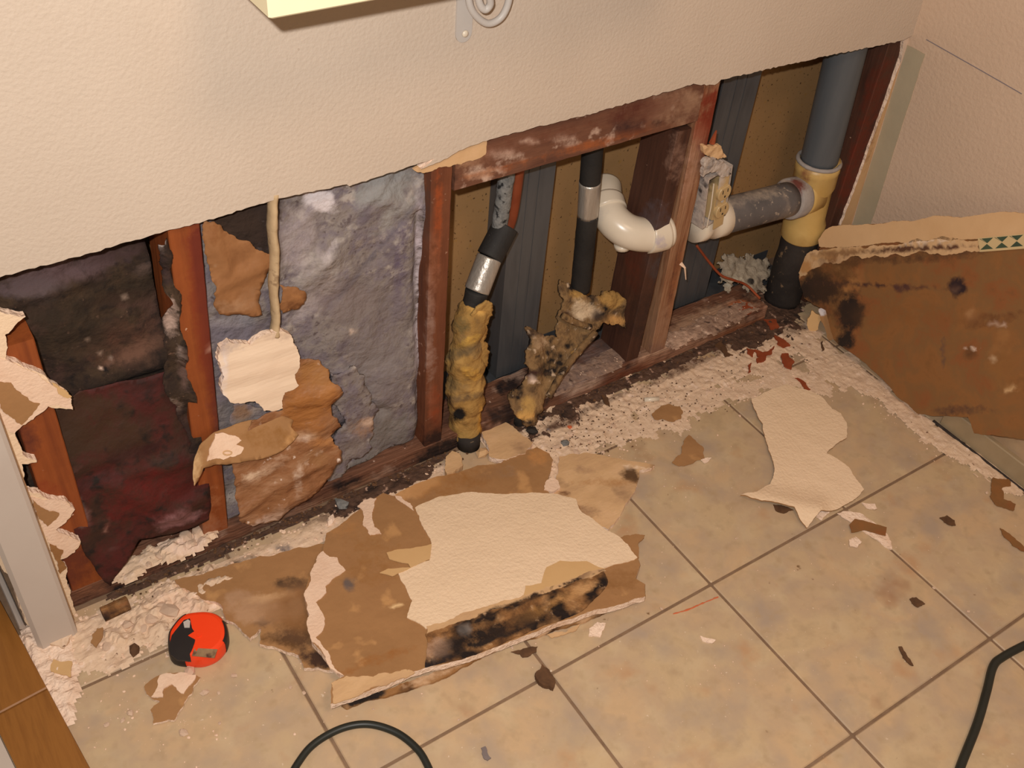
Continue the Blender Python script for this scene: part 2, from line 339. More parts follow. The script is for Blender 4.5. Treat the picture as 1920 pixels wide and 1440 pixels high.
def sheet(name, pix, pl, th, m, parent=None, seed=1, amp=.14, grid=.008, lift=0, rough=0, rfreq=25, fn=None, blobs=None,
          smooth=False, straight=False, minlen=.004, world=False, edge_mat=None, clean=()):
    """a torn sheet lying on plane pl: outline (picture points or world points), thickness th, lift off the plane"""
    rng = random.Random(seed)
    poly = [pl.ab(p) for p in pix] if world else [pl.ab(pl.at(*p)) for p in pix]
    if not straight: poly = jag(poly, amp, rng, minlen)
    # orient counter-clockwise
    if sum(a[0] * b[1] - b[0] * a[1] for a, b in zip(poly, poly[1:] + poly[:1])) < 0: poly.reverse()
    pts = list(poly); n0 = len(pts)
    x0 = min(p[0] for p in poly); x1 = max(p[0] for p in poly); y0 = min(p[1] for p in poly); y1 = max(p[1] for p in poly)
    if grid:
        i = x0 + grid / 2
        while i < x1:
            j = y0 + grid / 2
            while j < y1:
                q = (i + rng.uniform(-.2, .2) * grid, j + rng.uniform(-.2, .2) * grid)
                if inside(q, poly): pts.append(q)
                j += grid
            i += grid
    r_ = delaunay_2d_cdt([V(p) for p in pts], [(i, (i + 1) % n0) for i in range(n0)], [], 1, 1e-6)
    vs2, fs = r_[0], [tuple(f) for f in r_[2]]
    top = []; bot = []
    for q in vs2:
        h = lift
        p = pl.co(q.x, q.y)
        if rough: h += rough * (noise.noise(p * rfreq + V((seed, 0, 0))) + .5 * noise.noise(p * rfreq * 2.3 + V((0, seed, 0))))
        if fn: h += fn(*proj(p), p)
        top.append(pl.co(q.x, q.y, h)); bot.append(pl.co(q.x, q.y, h - th))
    n = len(vs2); F = []; mi = []
    # keep the top facing the normal
    for f in fs:
        a, b, c = (vs2[i] for i in f[:3])
        if (b - a).cross(c - a) < 0: f = f[::-1]
        F.append(f); mi.append(0)
    ecount = {}
    for f in list(F):
        for i in range(len(f)):
            e = (f[i], f[(i + 1) % len(f)]); ecount[e] = 1
    for f in list(F):
        F.append(tuple(i + n for i in reversed(f))); mi.append(1 if edge_mat else 0)
    for e in ecount:
        if (e[1], e[0]) not in ecount: F.append((e[1], e[0], e[0] + n, e[1] + n)); mi.append(1 if edge_mat else 0)
    return mesh(name, top + bot, F, [m, edge_mat] if edge_mat else m, parent, blobs=blobs, smooth=smooth, midx=mi if edge_mat else None)

def beam(name, c0, c1, side, hw, hd, m, parent=None, blobs=None, step=.008, rough=.0006, ch=.0015, ends=None):
    """a length of timber from c0 to c1; side = width direction; hw, hd = half width, half depth"""
    c0 = V(c0); c1 = V(c1); t = (c1 - c0).normalized(); s_ = (V(side) - t * V(side).dot(t)).normalized(); d_ = t.cross(s_)
    prof = []
    cs = [(-hw + ch, -hd), (hw - ch, -hd), (hw, -hd + ch), (hw, hd - ch), (hw - ch, hd), (-hw + ch, hd), (-hw, hd - ch), (-hw, -hd + ch)]
    for i in range(8):
        a, b = V(cs[i]), V(cs[(i + 1) % 8]); k = max(1, int((b - a).length / step))
        prof += [a.lerp(b, j / k) for j in range(k)]
    n = max(2, int((c1 - c0).length / step)); rings = []
    for i in range(n + 1):
        c = c0.lerp(c1, i / n); rg = []
        for p in prof:
            q = c + s_ * p.x + d_ * p.y
            nn = noise.noise(q * 60) + .6 * noise.noise(q * 25)
            rg.append(q + (s_ * p.x + d_ * p.y).normalized() * nn * rough)
        rings.append(rg)
    return MB().loft(rings).done(name, m, parent, blobs=blobs)

def field_patch(name, segs, m, z0=0.0, cell=.005, hmax=.006, seed=3, thr=.0, blobs=None, nf=18, namp=.5):
    """loose dust lying on a surface: segs = (a, b, radius, height) in world xy"""
    def f(x, y):
        best = -1; hh = 0
        for a, b, r_, h in segs:
            ab = b - a; t = max(0, min(1, ((V((x, y)) - a).dot(ab)) / max(ab.length_squared, 1e-9)))
            d = 1 - (V((x, y)) - (a + ab * t)).length / r_
            if d > best: best = d; hh = h
        nz = noise.noise(V((x * nf, y * nf, seed))) + .6 * noise.noise(V((x * nf * 2.6, y * nf * 2.6, seed))) + .45 * noise.noise(V((x * nf * 7, y * nf * 7, seed)))
        return best + nz * namp - .12, hh
    xs = [min(min(a.x, b.x) - r_ for a, b, r_, h in segs), max(max(a.x, b.x) + r_ for a, b, r_, h in segs)]
    ys = [min(min(a.y, b.y) - r_ for a, b, r_, h in segs), max(max(a.y, b.y) + r_ for a, b, r_, h in segs)]
    nx = int((xs[1] - xs[0]) / cell) + 1; ny = int((ys[1] - ys[0]) / cell) + 1
    idx = {}; vs_ = []; fs = []; val = {}
    for i in range(nx + 1):
        for j in range(ny + 1):
            x = xs[0] + i * cell; y = ys[0] + j * cell; val[i, j] = (x, y, *f(x, y))
    def vid(i, j):
        if (i, j) not in idx:
            x, y, v, hh = val[i, j]
            q = max(0, min(1, v * 2.2)); big = .6 + .7 * noise.noise(V((x * 45, y * 45, 2))) + .5 * noise.noise(V((x * 110, y * 110, 2)))
            idx[i, j] = len(vs_); vs_.append((x, y, z0 + .0004 + hh * q * max(.08, big)))
        return idx[i, j]
    for i in range(nx):
        for j in range(ny):
            if all(val[k][2] > thr for k in ((i, j), (i + 1, j), (i, j + 1), (i + 1, j + 1))):
                fs.append((vid(i, j), vid(i + 1, j), vid(i + 1, j + 1), vid(i, j + 1)))
    return mesh(name, vs_, fs, m, blobs=blobs)
def F2(x, y, z=0): p = Z(z).at(x, y); return V((p.x, p.y))
def F3(x, y, z=0): return Z(z).at(x, y)

# ------------------------------------------------------------------ the setting
# back wall: everything above the cut line plus the ragged rest down its left end
cut = [(1704, 70), (1694, 76), (1560, 103), (1450, 127), (1352, 150), (1340, 160), (1300, 158), (1230, 178), (1100, 216), (1000, 240), (905, 266), (868, 280), (825, 303), (790, 318), (815, 298),
       (740, 322), (655, 349), (650, 346), (520, 372), (400, 410), (300, 437), (150, 480), (0, 520)]
pw = Y(YW)
p0 = pw.at(*cut[0])
# long regular cut edge, finely notched, then the room's wall above it
edge = [pw.ab(pw.at(*c)) for c in cut]
rng = random.Random(5)
edge_j = []
for a, b in zip(edge[:-1], edge[1:]):
    L_ = math.hypot(b[0] - a[0], b[1] - a[1]); k = max(1, int(L_ / .006))
    for i in range(k):
        t = i / k; edge_j.append((a[0] + (b[0] - a[0]) * t, a[1] + (b[1] - a[1]) * t + rng.uniform(-.0012, .0012)))
edge_j.append(edge[-1])
wpts = [pw.co(*e) for e in edge_j]
wpts += [V((-0.35, YW, wpts[-1].z + .0)), V((-.35, YW, 2.0)), V((1.70, YW, 2.0)), V((1.70, YW, p0.z + .004))]
wall_back = struct(sheet('wall_back', wpts, pw, .0127, M['wall'], straight=True, grid=.05, world=True, edge_mat=M['gyps']))
# right wall
XR = 1.70
b0 = X(XR).at(1640, 350).y
M['wallr2'] = M['wallr']
yb0 = X(1.710).at(1634, 418).y
KR = .066
def xr(z): return 1.7235 - KR * z
PW = Plane((xr(0), 0, 0), (1, 0, KR))
wr = MB().add([V((xr(z) + d_, y_, z)) for z in (0, 2.0) for y_ in (-.6, 1.27) for d_ in (0, .0127)], [(0, 2, 3, 1), (4, 5, 7, 6), (0, 1, 5, 4), (2, 6, 7, 3), (0, 4, 6, 2), (1, 3, 7, 5)]).done('wall_right', M['wallr'], origin=V((0, 0, 0))); struct(wr)
ct = sheet('trim_3', [V((xr(z_), y_, z_)) for y_, z_ in ((YW + .004, .1), (YW + .004, .60), (yb0, .60), (yb0, .1))], PW, .0015, mat('grey_primer', [(168, 156, 130), (178, 164, 138)], 8, rough=.8, bump=.3), lift=.0012, amp=.02, grid=0.02, world=True)
struct(ct)
pl_ = PW
q = [PW.at(*p) + PW.n * .0003 for p in [(1737, 74), (1790, 104), (1850, 138), (1916, 176)]]
pc = MB().tube(resample(curve(q), .01), .0007, 6).done('pencil_line', mat('pencil', [(120, 112, 120)], 20, rough=.9), wr)
for px, py in [(925, 168), (560, 92), (1310, 83)]:
    c_ = Y(YW).at(px, py); MB().rock(c_ + V((0, .0002, 0)), .0025, random.Random(px), .6).done('paint_bump', M['wall'], wall_back)
# the wall of the room behind
struct(MB().box((-.35, YP, -.02), (1.9, YP + .0127, 1.6)).done('wall_rear', M['back']))
# floor: grout bed and tiles in one mesh
gx = [-.70, -.372, -.043, .285, .614, .942, 1.269, 1.597, 1.73]
gy = [-.70, -.345, -.02, .312, .629, .962, 1.10]
fb = MB(); mi = []
fb.box((-.70, -.70, -.03), (1.77, YP, -.0022)); mi += [1] * 6
g = .0023
for i in range(len(gx) - 1):
    for j in range(len(gy) - 1):
        n_ = len(fb.f); fb.box((gx[i] + g, gy[j] + g, -.02), (gx[i + 1] - g, gy[j + 1] - g, 0), bev=.0016); mi += [0] * (len(fb.f) - n_)
struct(fb.done('floor', [M['tile'], M['grout']], midx=mi, origin=V((0, 0, 0))))

# left door casing and the oak boards of the next room
pj = Y(1.052)
cas = [(-40, 690), (0, 788), (30, 838), (58, 931), (89, 1023), (126, 1110), (147, 1190), (52, 1215), (23, 1092), (0, 1046), (-40, 960)]
A0 = pj.at(0, 780); A1 = pj.at(146, 1183)
sl = (A1.x - A0.x) / (A1.z - A0.z)
xr0 = A1.x - sl * A1.z
B1 = pj.at(24, 1100); xl = B1.x - sl * B1.z
H = .75
tb = MB()
prof = []
def casing(z):
    x0 = xl + sl * z; x1 = xr0 + sl * z; yb = YW - .001; yf = 1.052
    return [(x0, yb, z), (x0, yf + .006, z), (x0 + .006, yf, z), (x1 - .006, yf, z), (x1 - .001, yf + .003, z), (x1, yf + .008, z), (x1, yb, z)]
tb.loft([casing(0.0), casing(H)])
struct(tb.done('trim_1', M['white']))
# thin white stop strip left of it, with a dark gap
tb = MB()
q0 = pj.at(0, 1075); q1 = F3(46, 1180)
tb.box((-.115, 1.10, 0), (-.06, 1.20, .5), bev=.003)
struct(tb.done('trim_2', M['white']))
o = F3(178, 1440); a = F3(0, 1110); d = (a - o).normalized(); s = V((-d.y, d.x, 0))
o2 = o - d * .5; a2 = a + d * .25
def oakb(t0, t1, w0, w1):
    m_ = MB()
    P = o2.lerp(a2, t0); Q = o2.lerp(a2, t1); top = .012
    r0 = [P + s * w0, P + s * w1, Q + s * w1, Q + s * w0]
    return m_.loft([[v + V((0, 0, 0)) for v in r0], [v + V((0, 0, top - .0015)) for v in r0],
                    [v + V((0, 0, top)) + ((P + Q) / 2 + s * (w0 + w1) / 2 - v) * .01 for v in r0]])
tt = ((F3(60, 1315) - o2).dot(d)) / (a2 - o2).length
ORI = {}
for k, (t0, t1, w0, w1, lab) in enumerate([(0, tt - .0003, .006, .083, 'oak floorboard in the bottom left corner, nearest the camera'), (tt + .0003, 1, .006, .083, 'oak floorboard beside the white door casing at the left edge')]):
    tag(oakb(t0, t1, w0, w1).done('oak_floorboard', M['oak']), lab, 'floorboard')

struct(oakb(0, 1, .084, .20).done('trim_4', M['white']))
struct(MB().tube([F3(-20, 1038, .012), F3(42, 1176, .012)], .0045, 8).done('trim_5', M['white']))
# ------------------------------------------------------------------ framing
WH = (222, 196, 176); DUST = (190, 160, 138); DK = (40, 28, 24); GR = (150, 140, 140)
def stud(name, pt, pb, mm, lab, w_=.019, top=.0, blobs=None, ztop=None, zbot=.0385, yc=None, hd=.0445):
    yc = yc or YS + hd
    a = Y(YS).at(*pt); b = Y(YS).at(*pb); sl = (a.x - b.x) / (a.z - b.z)
    zt = ztop or a.z + .12
    A = V((b.x + sl * (zt - b.z), yc, zt)); B = V((b.x + sl * (zbot - b.z), yc, zbot))
    return tag(beam('wall_stud', B, A, (1, 0, 0), w_, hd, mm, blobs=blobs), lab, 'wall stud')
stud(0, (350, 470), (404, 985), M['woodA'], 'bright orange wooden stud between the dark and the grey insulation', w_=.0205,
     blobs=[(376, 500, 17, 110, -8, (104, 42, 28), .95), (396, 650, 17, 110, -8, (104, 42, 28), .95), (414, 790, 17, 80, -8, (96, 44, 30), .9), (372, 620, 10, 160, -8, (128, 56, 28), .6), (395, 1000, 40, 30, 0, (150, 100, 72), .6), (390, 940, 30, 40, 0, (172, 110, 70), .35), (392, 652, 4, 6, 0, WH, .9), (425, 860, 9, 90, -8, (150, 120, 104), .5)])
stud(0, (829, 330), (812, 825), M['woodB'], 'red brown wooden stud between grey insulation and the open pipe bay', w_=.0175,
     blobs=[(800, 400, 12, 60, 0, (90, 60, 46), .6), (812, 840, 30, 40, 0, (44, 26, 22), .8), (806, 640, 10, 120, 0, (150, 118, 104), .5), (812, 500, 14, 60, 0, (150, 96, 70), .4), (822, 400, 9, 90, 0, (150, 72, 34), .6), (815, 760, 14, 40, 0, (134, 62, 32), .5)])
stud(0, (1334, 165), (1237, 640), M['woodC'], 'weathered streaked wooden stud left of the electrical outlet', w_=.019,
     blobs=[(1328, 220, 22, 60, 12, (118, 46, 26), .8), (1300, 300, 14, 70, 12, (170, 128, 104), .6), (1240, 610, 26, 40, 12, (150, 112, 86), .7), (1275, 520, 16, 70, 12, (150, 96, 62), .5), (1225, 670, 26, 26, 0, (128, 94, 78), .8), (1335, 260, 9, 60, 12, (120, 54, 32), .7)])
stud(0, (1668, 120), (1552, 470), M['woodD'], 'dark red wooden stud in the corner by the right wall', w_=.021, zbot=.0,
     blobs=[(1640, 180, 22, 80, 16, (92, 38, 22), .6), (1600, 310, 16, 90, 16, (98, 40, 24), .6)])
# left-most stud, behind the torn board
stud(0, (30, 660), (170, 1110), M['woodA'], 'orange wooden stud behind the torn board at the left edge', w_=.024, ztop=.52,
     blobs=[(120, 1060, 50, 60, 0, (104, 50, 30), .8), (50, 830, 30, 40, 0, (96, 46, 30), .6), (90, 930, 30, 40, 0, (130, 58, 28), .5)])
# jack stud under the block, and the block itself
a = Y(YS).at(1236, 260); b = Y(YS).at(1190, 640)
tag(beam('jack_stud', (1.148, YS + .0470, .0385), (1.162, YS + .0470, .545), (1, 0, 0), .016, .0425, M['woodD'],
         blobs=[(1215, 600, 50, 60, 0, (56, 36, 28), .6), (1190, 480, 20, 60, 0, (90, 44, 28), .6), (1270, 300, 22, 50, 0, (132, 100, 84), .5), (1230, 415, 40, 40, 0, (82, 68, 70), .5), (1240, 500, 30, 30, 0, (70, 62, 62), .5)]),
    'dark wooden jack stud pressed against the weathered stud', 'wall stud')
h0 = Y(YS).at(850, 330); h1 = Y(YS).at(1290, 215)
xa = Y(YS).at(850, 352); xb = Y(YS).at(1300, 237)
zb = (Y(YS).at(848, 352).z + Y(YS).at(1300, 237).z) / 2
tag(beam('blocking', (xa.x + .002, YS + .0445, zb + .036), (1.182, YS + .0445, zb + .036), (0, 1, 0), .0445, .036, M['woodH'],
         blobs=[(1000, 262, 150, 18, -15, (96, 50, 34), .3), (1270, 200, 50, 40, 0, (150, 116, 92), .6), (880, 295, 34, 18, -15, (168, 128, 98), .7), (1200, 205, 60, 20, -15, (86, 44, 32), .6),
                (950, 290, 30, 12, 0, WH, .4), (1060, 262, 26, 8, 0, WH, .5), (900, 325, 30, 14, 0, WH, .35), (990, 265, 20, 6, 0, WH, .6), (1120, 268, 90, 9, -15, (150, 84, 46), .6), (930, 318, 80, 8, -15, (150, 84, 46), .5), (1180, 240, 30, 14, 0, (60, 36, 34), .6)]),
    'horizontal stained wooden block spanning above the pipe bay', 'wood block')
# sill plate
pb_ = [(200, 1090, 90, 18, -24, (128, 84, 60), .6), (330, 1050, 90, 10, -24, (120, 80, 60), .5), (640, 925, 120, 10, -24, (128, 92, 70), .6), (520, 975, 60, 14, -24, (140, 110, 92), .5),
       (830, 850, 60, 22, -24, DK, .8), (1180, 610, 60, 22, -30, DK, .8), (1100, 680, 90, 40, -24, (112, 94, 90), .6), (1090, 730, 40, 12, -24, DUST, .7), (1065, 690, 14, 10, 0, WH, .7),
       (980, 760, 70, 20, -24, (50, 36, 32), .7), (1180, 700, 160, 10, -26, (106, 56, 34), .7), (1300, 620, 120, 34, -22, (152, 118, 94), .7), (1330, 600, 60, 20, -22, (172, 140, 116), .6), (1320, 648, 120, 8, -24, (130, 74, 44), .8),
       (1390, 575, 20, 10, 0, (186, 84, 36), .9), (1270, 650, 60, 20, -22, (200, 164, 140), .6), (1250, 700, 120, 8, -24, (60, 40, 34), .5), (950, 700, 40, 14, 0, (170, 140, 120), .6), (1440, 585, 20, 20, 0, (170, 130, 106), .5)]
tag(beam('sill_plate', (.02, YS + .0445, .019), (1.52, YS + .0445, .019), (0, 1, 0), .0445, .019, M['plate'], blobs=pb_, rough=.0018),
    'long stained wooden sill plate along the floor under the studs', 'sill plate')

# ------------------------------------------------------------------ galvanised studs and track behind
def steelstud(x0, x1, lab, lip=.008):
    r_ = root('steel_stud', ((x0 + x1) / 2, YB + .014, 0), lab, 'metal stud')
    y0 = YB + .010; y1 = YP - .001; t = .0012
    m_ = MB(); m_.box((x0, y0, .028), (x1, y0 + t, .9)); m_.done('flange', M['steel'], r_)
    m_ = MB(); m_.box((x0, y0 + t, .028), (x0 + t, y1, .9)); m_.done('web', M['steel'], r_)
    m_ = MB(); m_.box((x1 - t, y0 + t, .028), (x1, y0 + lip + t, .9))
    for k in (.36, .62): m_.box((x0 + (x1 - x0) * k, y0 - .0008, .028), (x0 + (x1 - x0) * k + .0022, y0, .9))
    m_.done('rib', M['steel'], r_)
    return r_
ys0 = YB + .010
xa = Y(ys0).at(948, 500).x; xb_ = Y(ys0).at(1020, 500).x
steelstud(xa, xb_, 'grey galvanised metal stud behind the yellow wrapped pipe')
xa = Y(ys0).at(1345, 200).x; xb_ = Y(ys0).at(1412, 200).x
steelstud(xa + .002, xb_, 'grey galvanised metal stud behind the electrical outlet')
m_ = MB(); m_.box((.70, YB + .002, 0.0), (1.68, YB + .0032, .030)); m_.box((.70, YB + .0032, 0), (1.68, YP - .001, .0015))
m_.box((.70, YP - .0025, .0015), (1.68, YP - .001, .030))
tag(m_.done('steel_track', M['steel'], blobs=[(950, 690, 60, 12, -20, (186, 160, 136), .7), (1300, 560, 60, 12, -20, (120, 110, 100), .5)]),
    'grey metal floor track behind the sill plate', 'metal track')

# ------------------------------------------------------------------ insulation in the left bays
def quilt(name, x0, x1, z0, z1, y, amp, mm, lab, cat, blobs, seed, th=.02, fold=None, cell=.006):
    pl = Y(y); q = [V((x0, y, z0)), V((x1, y, z0)), V((x1, y, z1)), V((x0, y, z1))]
    o_ = sheet(name, q, pl, th, mm, world=True, seed=seed, amp=.02, grid=cell, rough=amp, rfreq=11, fn=fold, blobs=blobs, smooth=True)
    if lab: tag(o_, lab, cat)
    return o_
def ridge(px, py, a, b, wd, h):     # a raised fold along a picture line
    ax, ay = a; bx, by = b; dx, dy = bx - ax, by - ay; L2 = dx * dx + dy * dy
    t = max(0, min(1, ((px - ax) * dx + (py - ay) * dy) / L2)); d_ = math.hypot(px - ax - dx * t, py - ay - dy * t) / wd
    return h * math.exp(-d_ * d_)
def step_(px, py, a, b, wd, h):     # surface drops to one side of the line
    ax, ay = a; bx, by = b; L_ = math.hypot(bx - ax, by - ay); d_ = ((px - ax) * (by - ay) - (py - ay) * (bx - ax)) / L_
    return h / (1 + math.exp(max(-30, min(30, d_ / wd))))
BR = (66, 46, 34); PU = (84, 68, 66)
dkb = [(110, 510, 130, 26, -14, (92, 72, 72), .75), (60, 540, 60, 24, 0, (84, 72, 72), .7), (230, 470, 70, 20, -14, (52, 34, 30), .5), (210, 540, 120, 30, -14, (44, 34, 24), .5), (100, 620, 110, 50, 0, (48, 38, 28), .6),
       (240, 640, 80, 40, -20, (88, 58, 44), .5), (255, 660, 60, 18, -25, (112, 82, 66), .5), (200, 720, 120, 16, -20, (40, 30, 24), .5), (270, 505, 26, 12, -20, (110, 88, 80), .5),
       (120, 800, 80, 60, 0, (70, 40, 28), .5), (250, 800, 110, 70, -20, (76, 26, 22), .75), (160, 880, 60, 60, 0, (60, 42, 30), .6), (310, 880, 60, 60, 0, (60, 20, 18), .7),
       (230, 560, 60, 14, -10, (60, 40, 30), .5), (190, 665, 7, 3, 0, WH, .9), (165, 640, 3, 3, 0, WH, .9), (182, 656, 3, 2, 0, WH, .9), (104, 664, 3, 3, 0, WH, .9), (232, 558, 4, 2, 0, WH, .8), (206, 676, 4, 7, 20, (200, 190, 180), .7), (190, 690, 4, 3, 0, WH, .9)]
def f1(px, py, p):
    return (ridge(px, py, (20, 560), (160, 520), 14, .010) + ridge(px, py, (160, 720), (330, 650), 20, .012) - ridge(px, py, (150, 745), (330, 690), 12, .010)
            + ridge(px, py, (120, 780), (330, 690), 40, .008) + ridge(px, py, (40, 600), (250, 600), 30, .006))
quilt('dark_insulation', .045, .272, .045, .72, 1.160, .010, M['dark'], 'dark brown insulation batt filling the left end bay', 'insulation', dkb, 11, fold=f1)
# lower maroon facing flap, hanging forward
pm = Plane((0, 1.118, .30), (0, 1, -.10))
def f2(px, py, p): return ridge(px, py, (240, 880), (390, 850), 16, .012) + ridge(px, py, (200, 900), (330, 960), 18, .008) - ridge(px, py, (150, 900), (300, 860), 12, .006) + ridge(px, py, (290, 975), (380, 930), 12, .01)
tag(sheet('insulation_facing', [(60, 790), (150, 735), (250, 715), (335, 690), (362, 780), (392, 905), (392, 975), (330, 1000), (262, 1012), (205, 1096), (175, 1060), (140, 1000), (115, 915), (85, 850)], pm, .0015, M['maroon'], seed=4, amp=.05, rough=.006, rfreq=12, fn=f2, smooth=True,
          blobs=[(170, 800, 90, 60, 0, (62, 40, 26), .75), (110, 840, 50, 60, 0, (56, 40, 28), .7), (270, 930, 90, 40, -20, (92, 26, 22), .6), (220, 1030, 40, 40, 0, (80, 30, 26), .5), (330, 975, 50, 14, -20, (132, 92, 92), .7), (350, 900, 30, 50, 0, (70, 28, 24), .5), (150, 960, 16, 40, -30, (110, 84, 78), .6), (250, 850, 60, 12, -15, (52, 22, 20), .6), (196, 995, 3, 16, 20, (150, 120, 104), .5), (370, 790, 20, 60, 0, (66, 44, 40), .5)]),
    'dark maroon paper facing sagging to a point at the foot of the left bay', 'insulation facing')
# crumpled grey facing along the orange stud
def f3(px, py, p): return ridge(px, py, (300, 450), (360, 740), 7, .012) + .006 * math.sin(py * .07)
tag(sheet('crumpled_facing', [(292, 452), (312, 445), (324, 520), (334, 560), (345, 640), (360, 740), (378, 850), (398, 1000), (388, 1012), (352, 850), (335, 770), (312, 740), (306, 600), (318, 560), (303, 500)], Y(1.108), .0015, M['dark'], seed=9, amp=.12, rough=.006, rfreq=22, fn=f3, smooth=True,
          blobs=[(322, 590, 14, 40, 0, (176, 150, 136), .7), (300, 450, 10, 14, 0, (190, 180, 174), .6), (345, 700, 10, 40, 0, (92, 70, 62), .7), (322, 760, 18, 14, 0, (150, 130, 118), .6), (330, 830, 30, 60, 0, (50, 34, 30), .9), (370, 900, 14, 60, 0, (40, 30, 28), .8), (390, 970, 8, 40, 0, (150, 140, 128), .6), (310, 510, 8, 40, -14, (60, 44, 42), .8), (335, 660, 8, 16, 0, (160, 140, 130), .5)]),
    'crumpled grey facing edge running down beside the orange stud', 'insulation facing')
# second bay
bt = [(600, 375, 36, 20, 20, (206, 196, 196), .9), (560, 450, 40, 60, 0, (160, 148, 148), .6), (600, 520, 60, 30, -20, (164, 154, 148), .5), (720, 350, 70, 30, -30, (140, 138, 136), .8), (740, 400, 60, 20, -40, (150, 146, 142), .6), (700, 600, 70, 90, 0, (126, 116, 112), .5),
      (640, 560, 60, 40, 0, (122, 108, 106), .5), (700, 700, 70, 60, 0, (128, 120, 120), .6), (720, 830, 60, 60, 0, (120, 114, 110), .7), (785, 560, 9, 200, 0, (178, 166, 170), .8), (660, 790, 50, 14, 0, (96, 88, 92), .6), (440, 620, 60, 26, 0, (120, 112, 120), .7), (440, 600, 50, 12, 0, (164, 158, 158), .6),
      (475, 400, 50, 60, 20, (50, 38, 32), .95), (440, 420, 50, 40, 20, (60, 44, 34), .95), (480, 470, 40, 40, 0, (50, 38, 32), .9), (620, 470, 10, 30, 20, (190, 180, 180), .5), (700, 480, 6, 150, 40, (96, 90, 100), .5), (560, 580, 40, 20, -10, (166, 156, 156), .6), (680, 880, 70, 20, -20, (118, 116, 114), .6), (430, 780, 60, 30, 0, (120, 112, 112), .6), (750, 500, 12, 80, 5, (96, 84, 104), .45), (660, 622, 4, 5, 0, WH, .9), (625, 520, 4, 2, 0, WH, .9)]
def f4(px, py, p):
    return (-ridge(px, py, (610, 470), (745, 330), 6, .007) + ridge(px, py, (600, 480), (735, 335), 12, .006) + ridge(px, py, (540, 560), (620, 480), 22, .010)
            + ridge(px, py, (640, 700), (660, 780), 20, .010) + ridge(px, py, (600, 740), (640, 900), 30, .006) + ridge(px, py, (720, 370), (790, 400), 14, .006) - ridge(px, py, (640, 800), (720, 770), 9, .008) - ridge(px, py, (785, 400), (790, 860), 9, .014))
bat2 = quilt('grey_insulation', .306, .668, .040, .72, 1.124, .009, M['batt'], 'fluffy grey violet insulation batt filling the middle bay', 'insulation', bt, 21, fold=f4)
# torn fibre lobes
tag(sheet('insulation_tuft', [(620, 700), (660, 690), (690, 730), (712, 770), (700, 800), (690, 850), (660, 860), (640, 905), (612, 900), (630, 830), (645, 780), (625, 760)], Y(1.112), .006, M['batt'], seed=15, amp=.2, rough=.004, rfreq=30, smooth=True,
          blobs=[(680, 800, 30, 20, 0, (150, 120, 100), .6), (690, 790, 12, 8, 0, WH, .7), (660, 840, 30, 20, 0, (130, 118, 112), .6)]), 'loose lobe of grey fibre hanging right of the dusty brown paper', 'insulation tuft')
def kraft(pix, y, mm, lab, seed, fn=None, blobs=None, amp=.13, th=.0012, n=(0, 1, 0), name='kraft_paper', cat='paper', rough=.004, **k):
    return tag(sheet(name, pix, Plane((0, y, .3), n), th, mm, seed=seed, amp=amp, rough=rough, rfreq=18, fn=fn, blobs=blobs, smooth=True, **k), lab, cat)
def f5(px, py, p): return ridge(px, py, (400, 440), (420, 500), 12, .008) + ridge(px, py, (400, 540), (490, 500), 14, .006) + ridge(px, py, (415, 560), (480, 585), 10, .005)
kraft([(382, 412), (402, 416), (430, 440), (478, 466), (514, 484), (500, 520), (488, 545), (490, 588), (470, 592), (440, 588), (412, 590), (402, 560), (392, 500)], 1.104, M['kraft'], 'brown kraft paper flap hanging right of the orange stud', 31, f5,
      blobs=[(430, 575, 40, 14, 0, (170, 130, 96), .5), (470, 560, 20, 24, 0, (150, 110, 78), .5), (400, 440, 14, 26, 0, (120, 72, 36), .5)])
kraft([(524, 534), (548, 536), (570, 545), (574, 562), (562, 580), (530, 587), (524, 570)], 1.104, M['kraft'], 'small brown kraft paper scrap right of the pale caulk strip', 32,
      blobs=[(548, 572, 20, 8, 0, (112, 70, 40), .6), (556, 556, 12, 10, 0, (186, 130, 80), .5)])
def f6(px, py, p): return (ridge(px, py, (450, 960), (560, 880), 7, .008) + ridge(px, py, (470, 985), (600, 900), 6, .006) + ridge(px, py, (560, 880), (640, 860), 6, .006) + ridge(px, py, (540, 870), (520, 990), 7, .005)
                           + ridge(px, py, (560, 750), (640, 720), 16, .007) + ridge(px, py, (590, 800), (630, 780), 14, .006) + ridge(px, py, (620, 700), (560, 900), 25, .005))
kraft([(540, 672), (580, 672), (614, 690), (616, 710), (634, 722), (638, 736), (618, 756), (632, 790), (640, 800), (618, 815), (640, 845), (624, 885), (600, 912), (560, 948), (520, 975), (480, 985), (448, 975), (440, 930), (440, 860), (470, 790), (530, 770), (530, 720)], 1.094, M['kraftd'], 'large dusty brown kraft sheet bulging at the foot of the middle bay', 33, f6,
      blobs=[(590, 700, 40, 28, 0, (160, 112, 66), .8), (570, 770, 50, 50, 0, (156, 102, 54), .8), (620, 740, 20, 20, 0, (174, 118, 68), .7), (500, 880, 60, 12, -30, (190, 156, 128), .5), (520, 970, 60, 10, -20, (216, 192, 176), .6), (560, 900, 10, 40, 0, (206, 180, 158), .4), (475, 892, 24, 5, -10, (226, 200, 170), .8), (570, 820, 24, 10, 0, (226, 206, 190), .5), (610, 830, 30, 10, 0, (186, 130, 80), .6), (500, 940, 60, 30, 0, (140, 96, 62), .5), (600, 860, 30, 20, 0, (150, 108, 70), .6)], n=(0, 1, -.08))
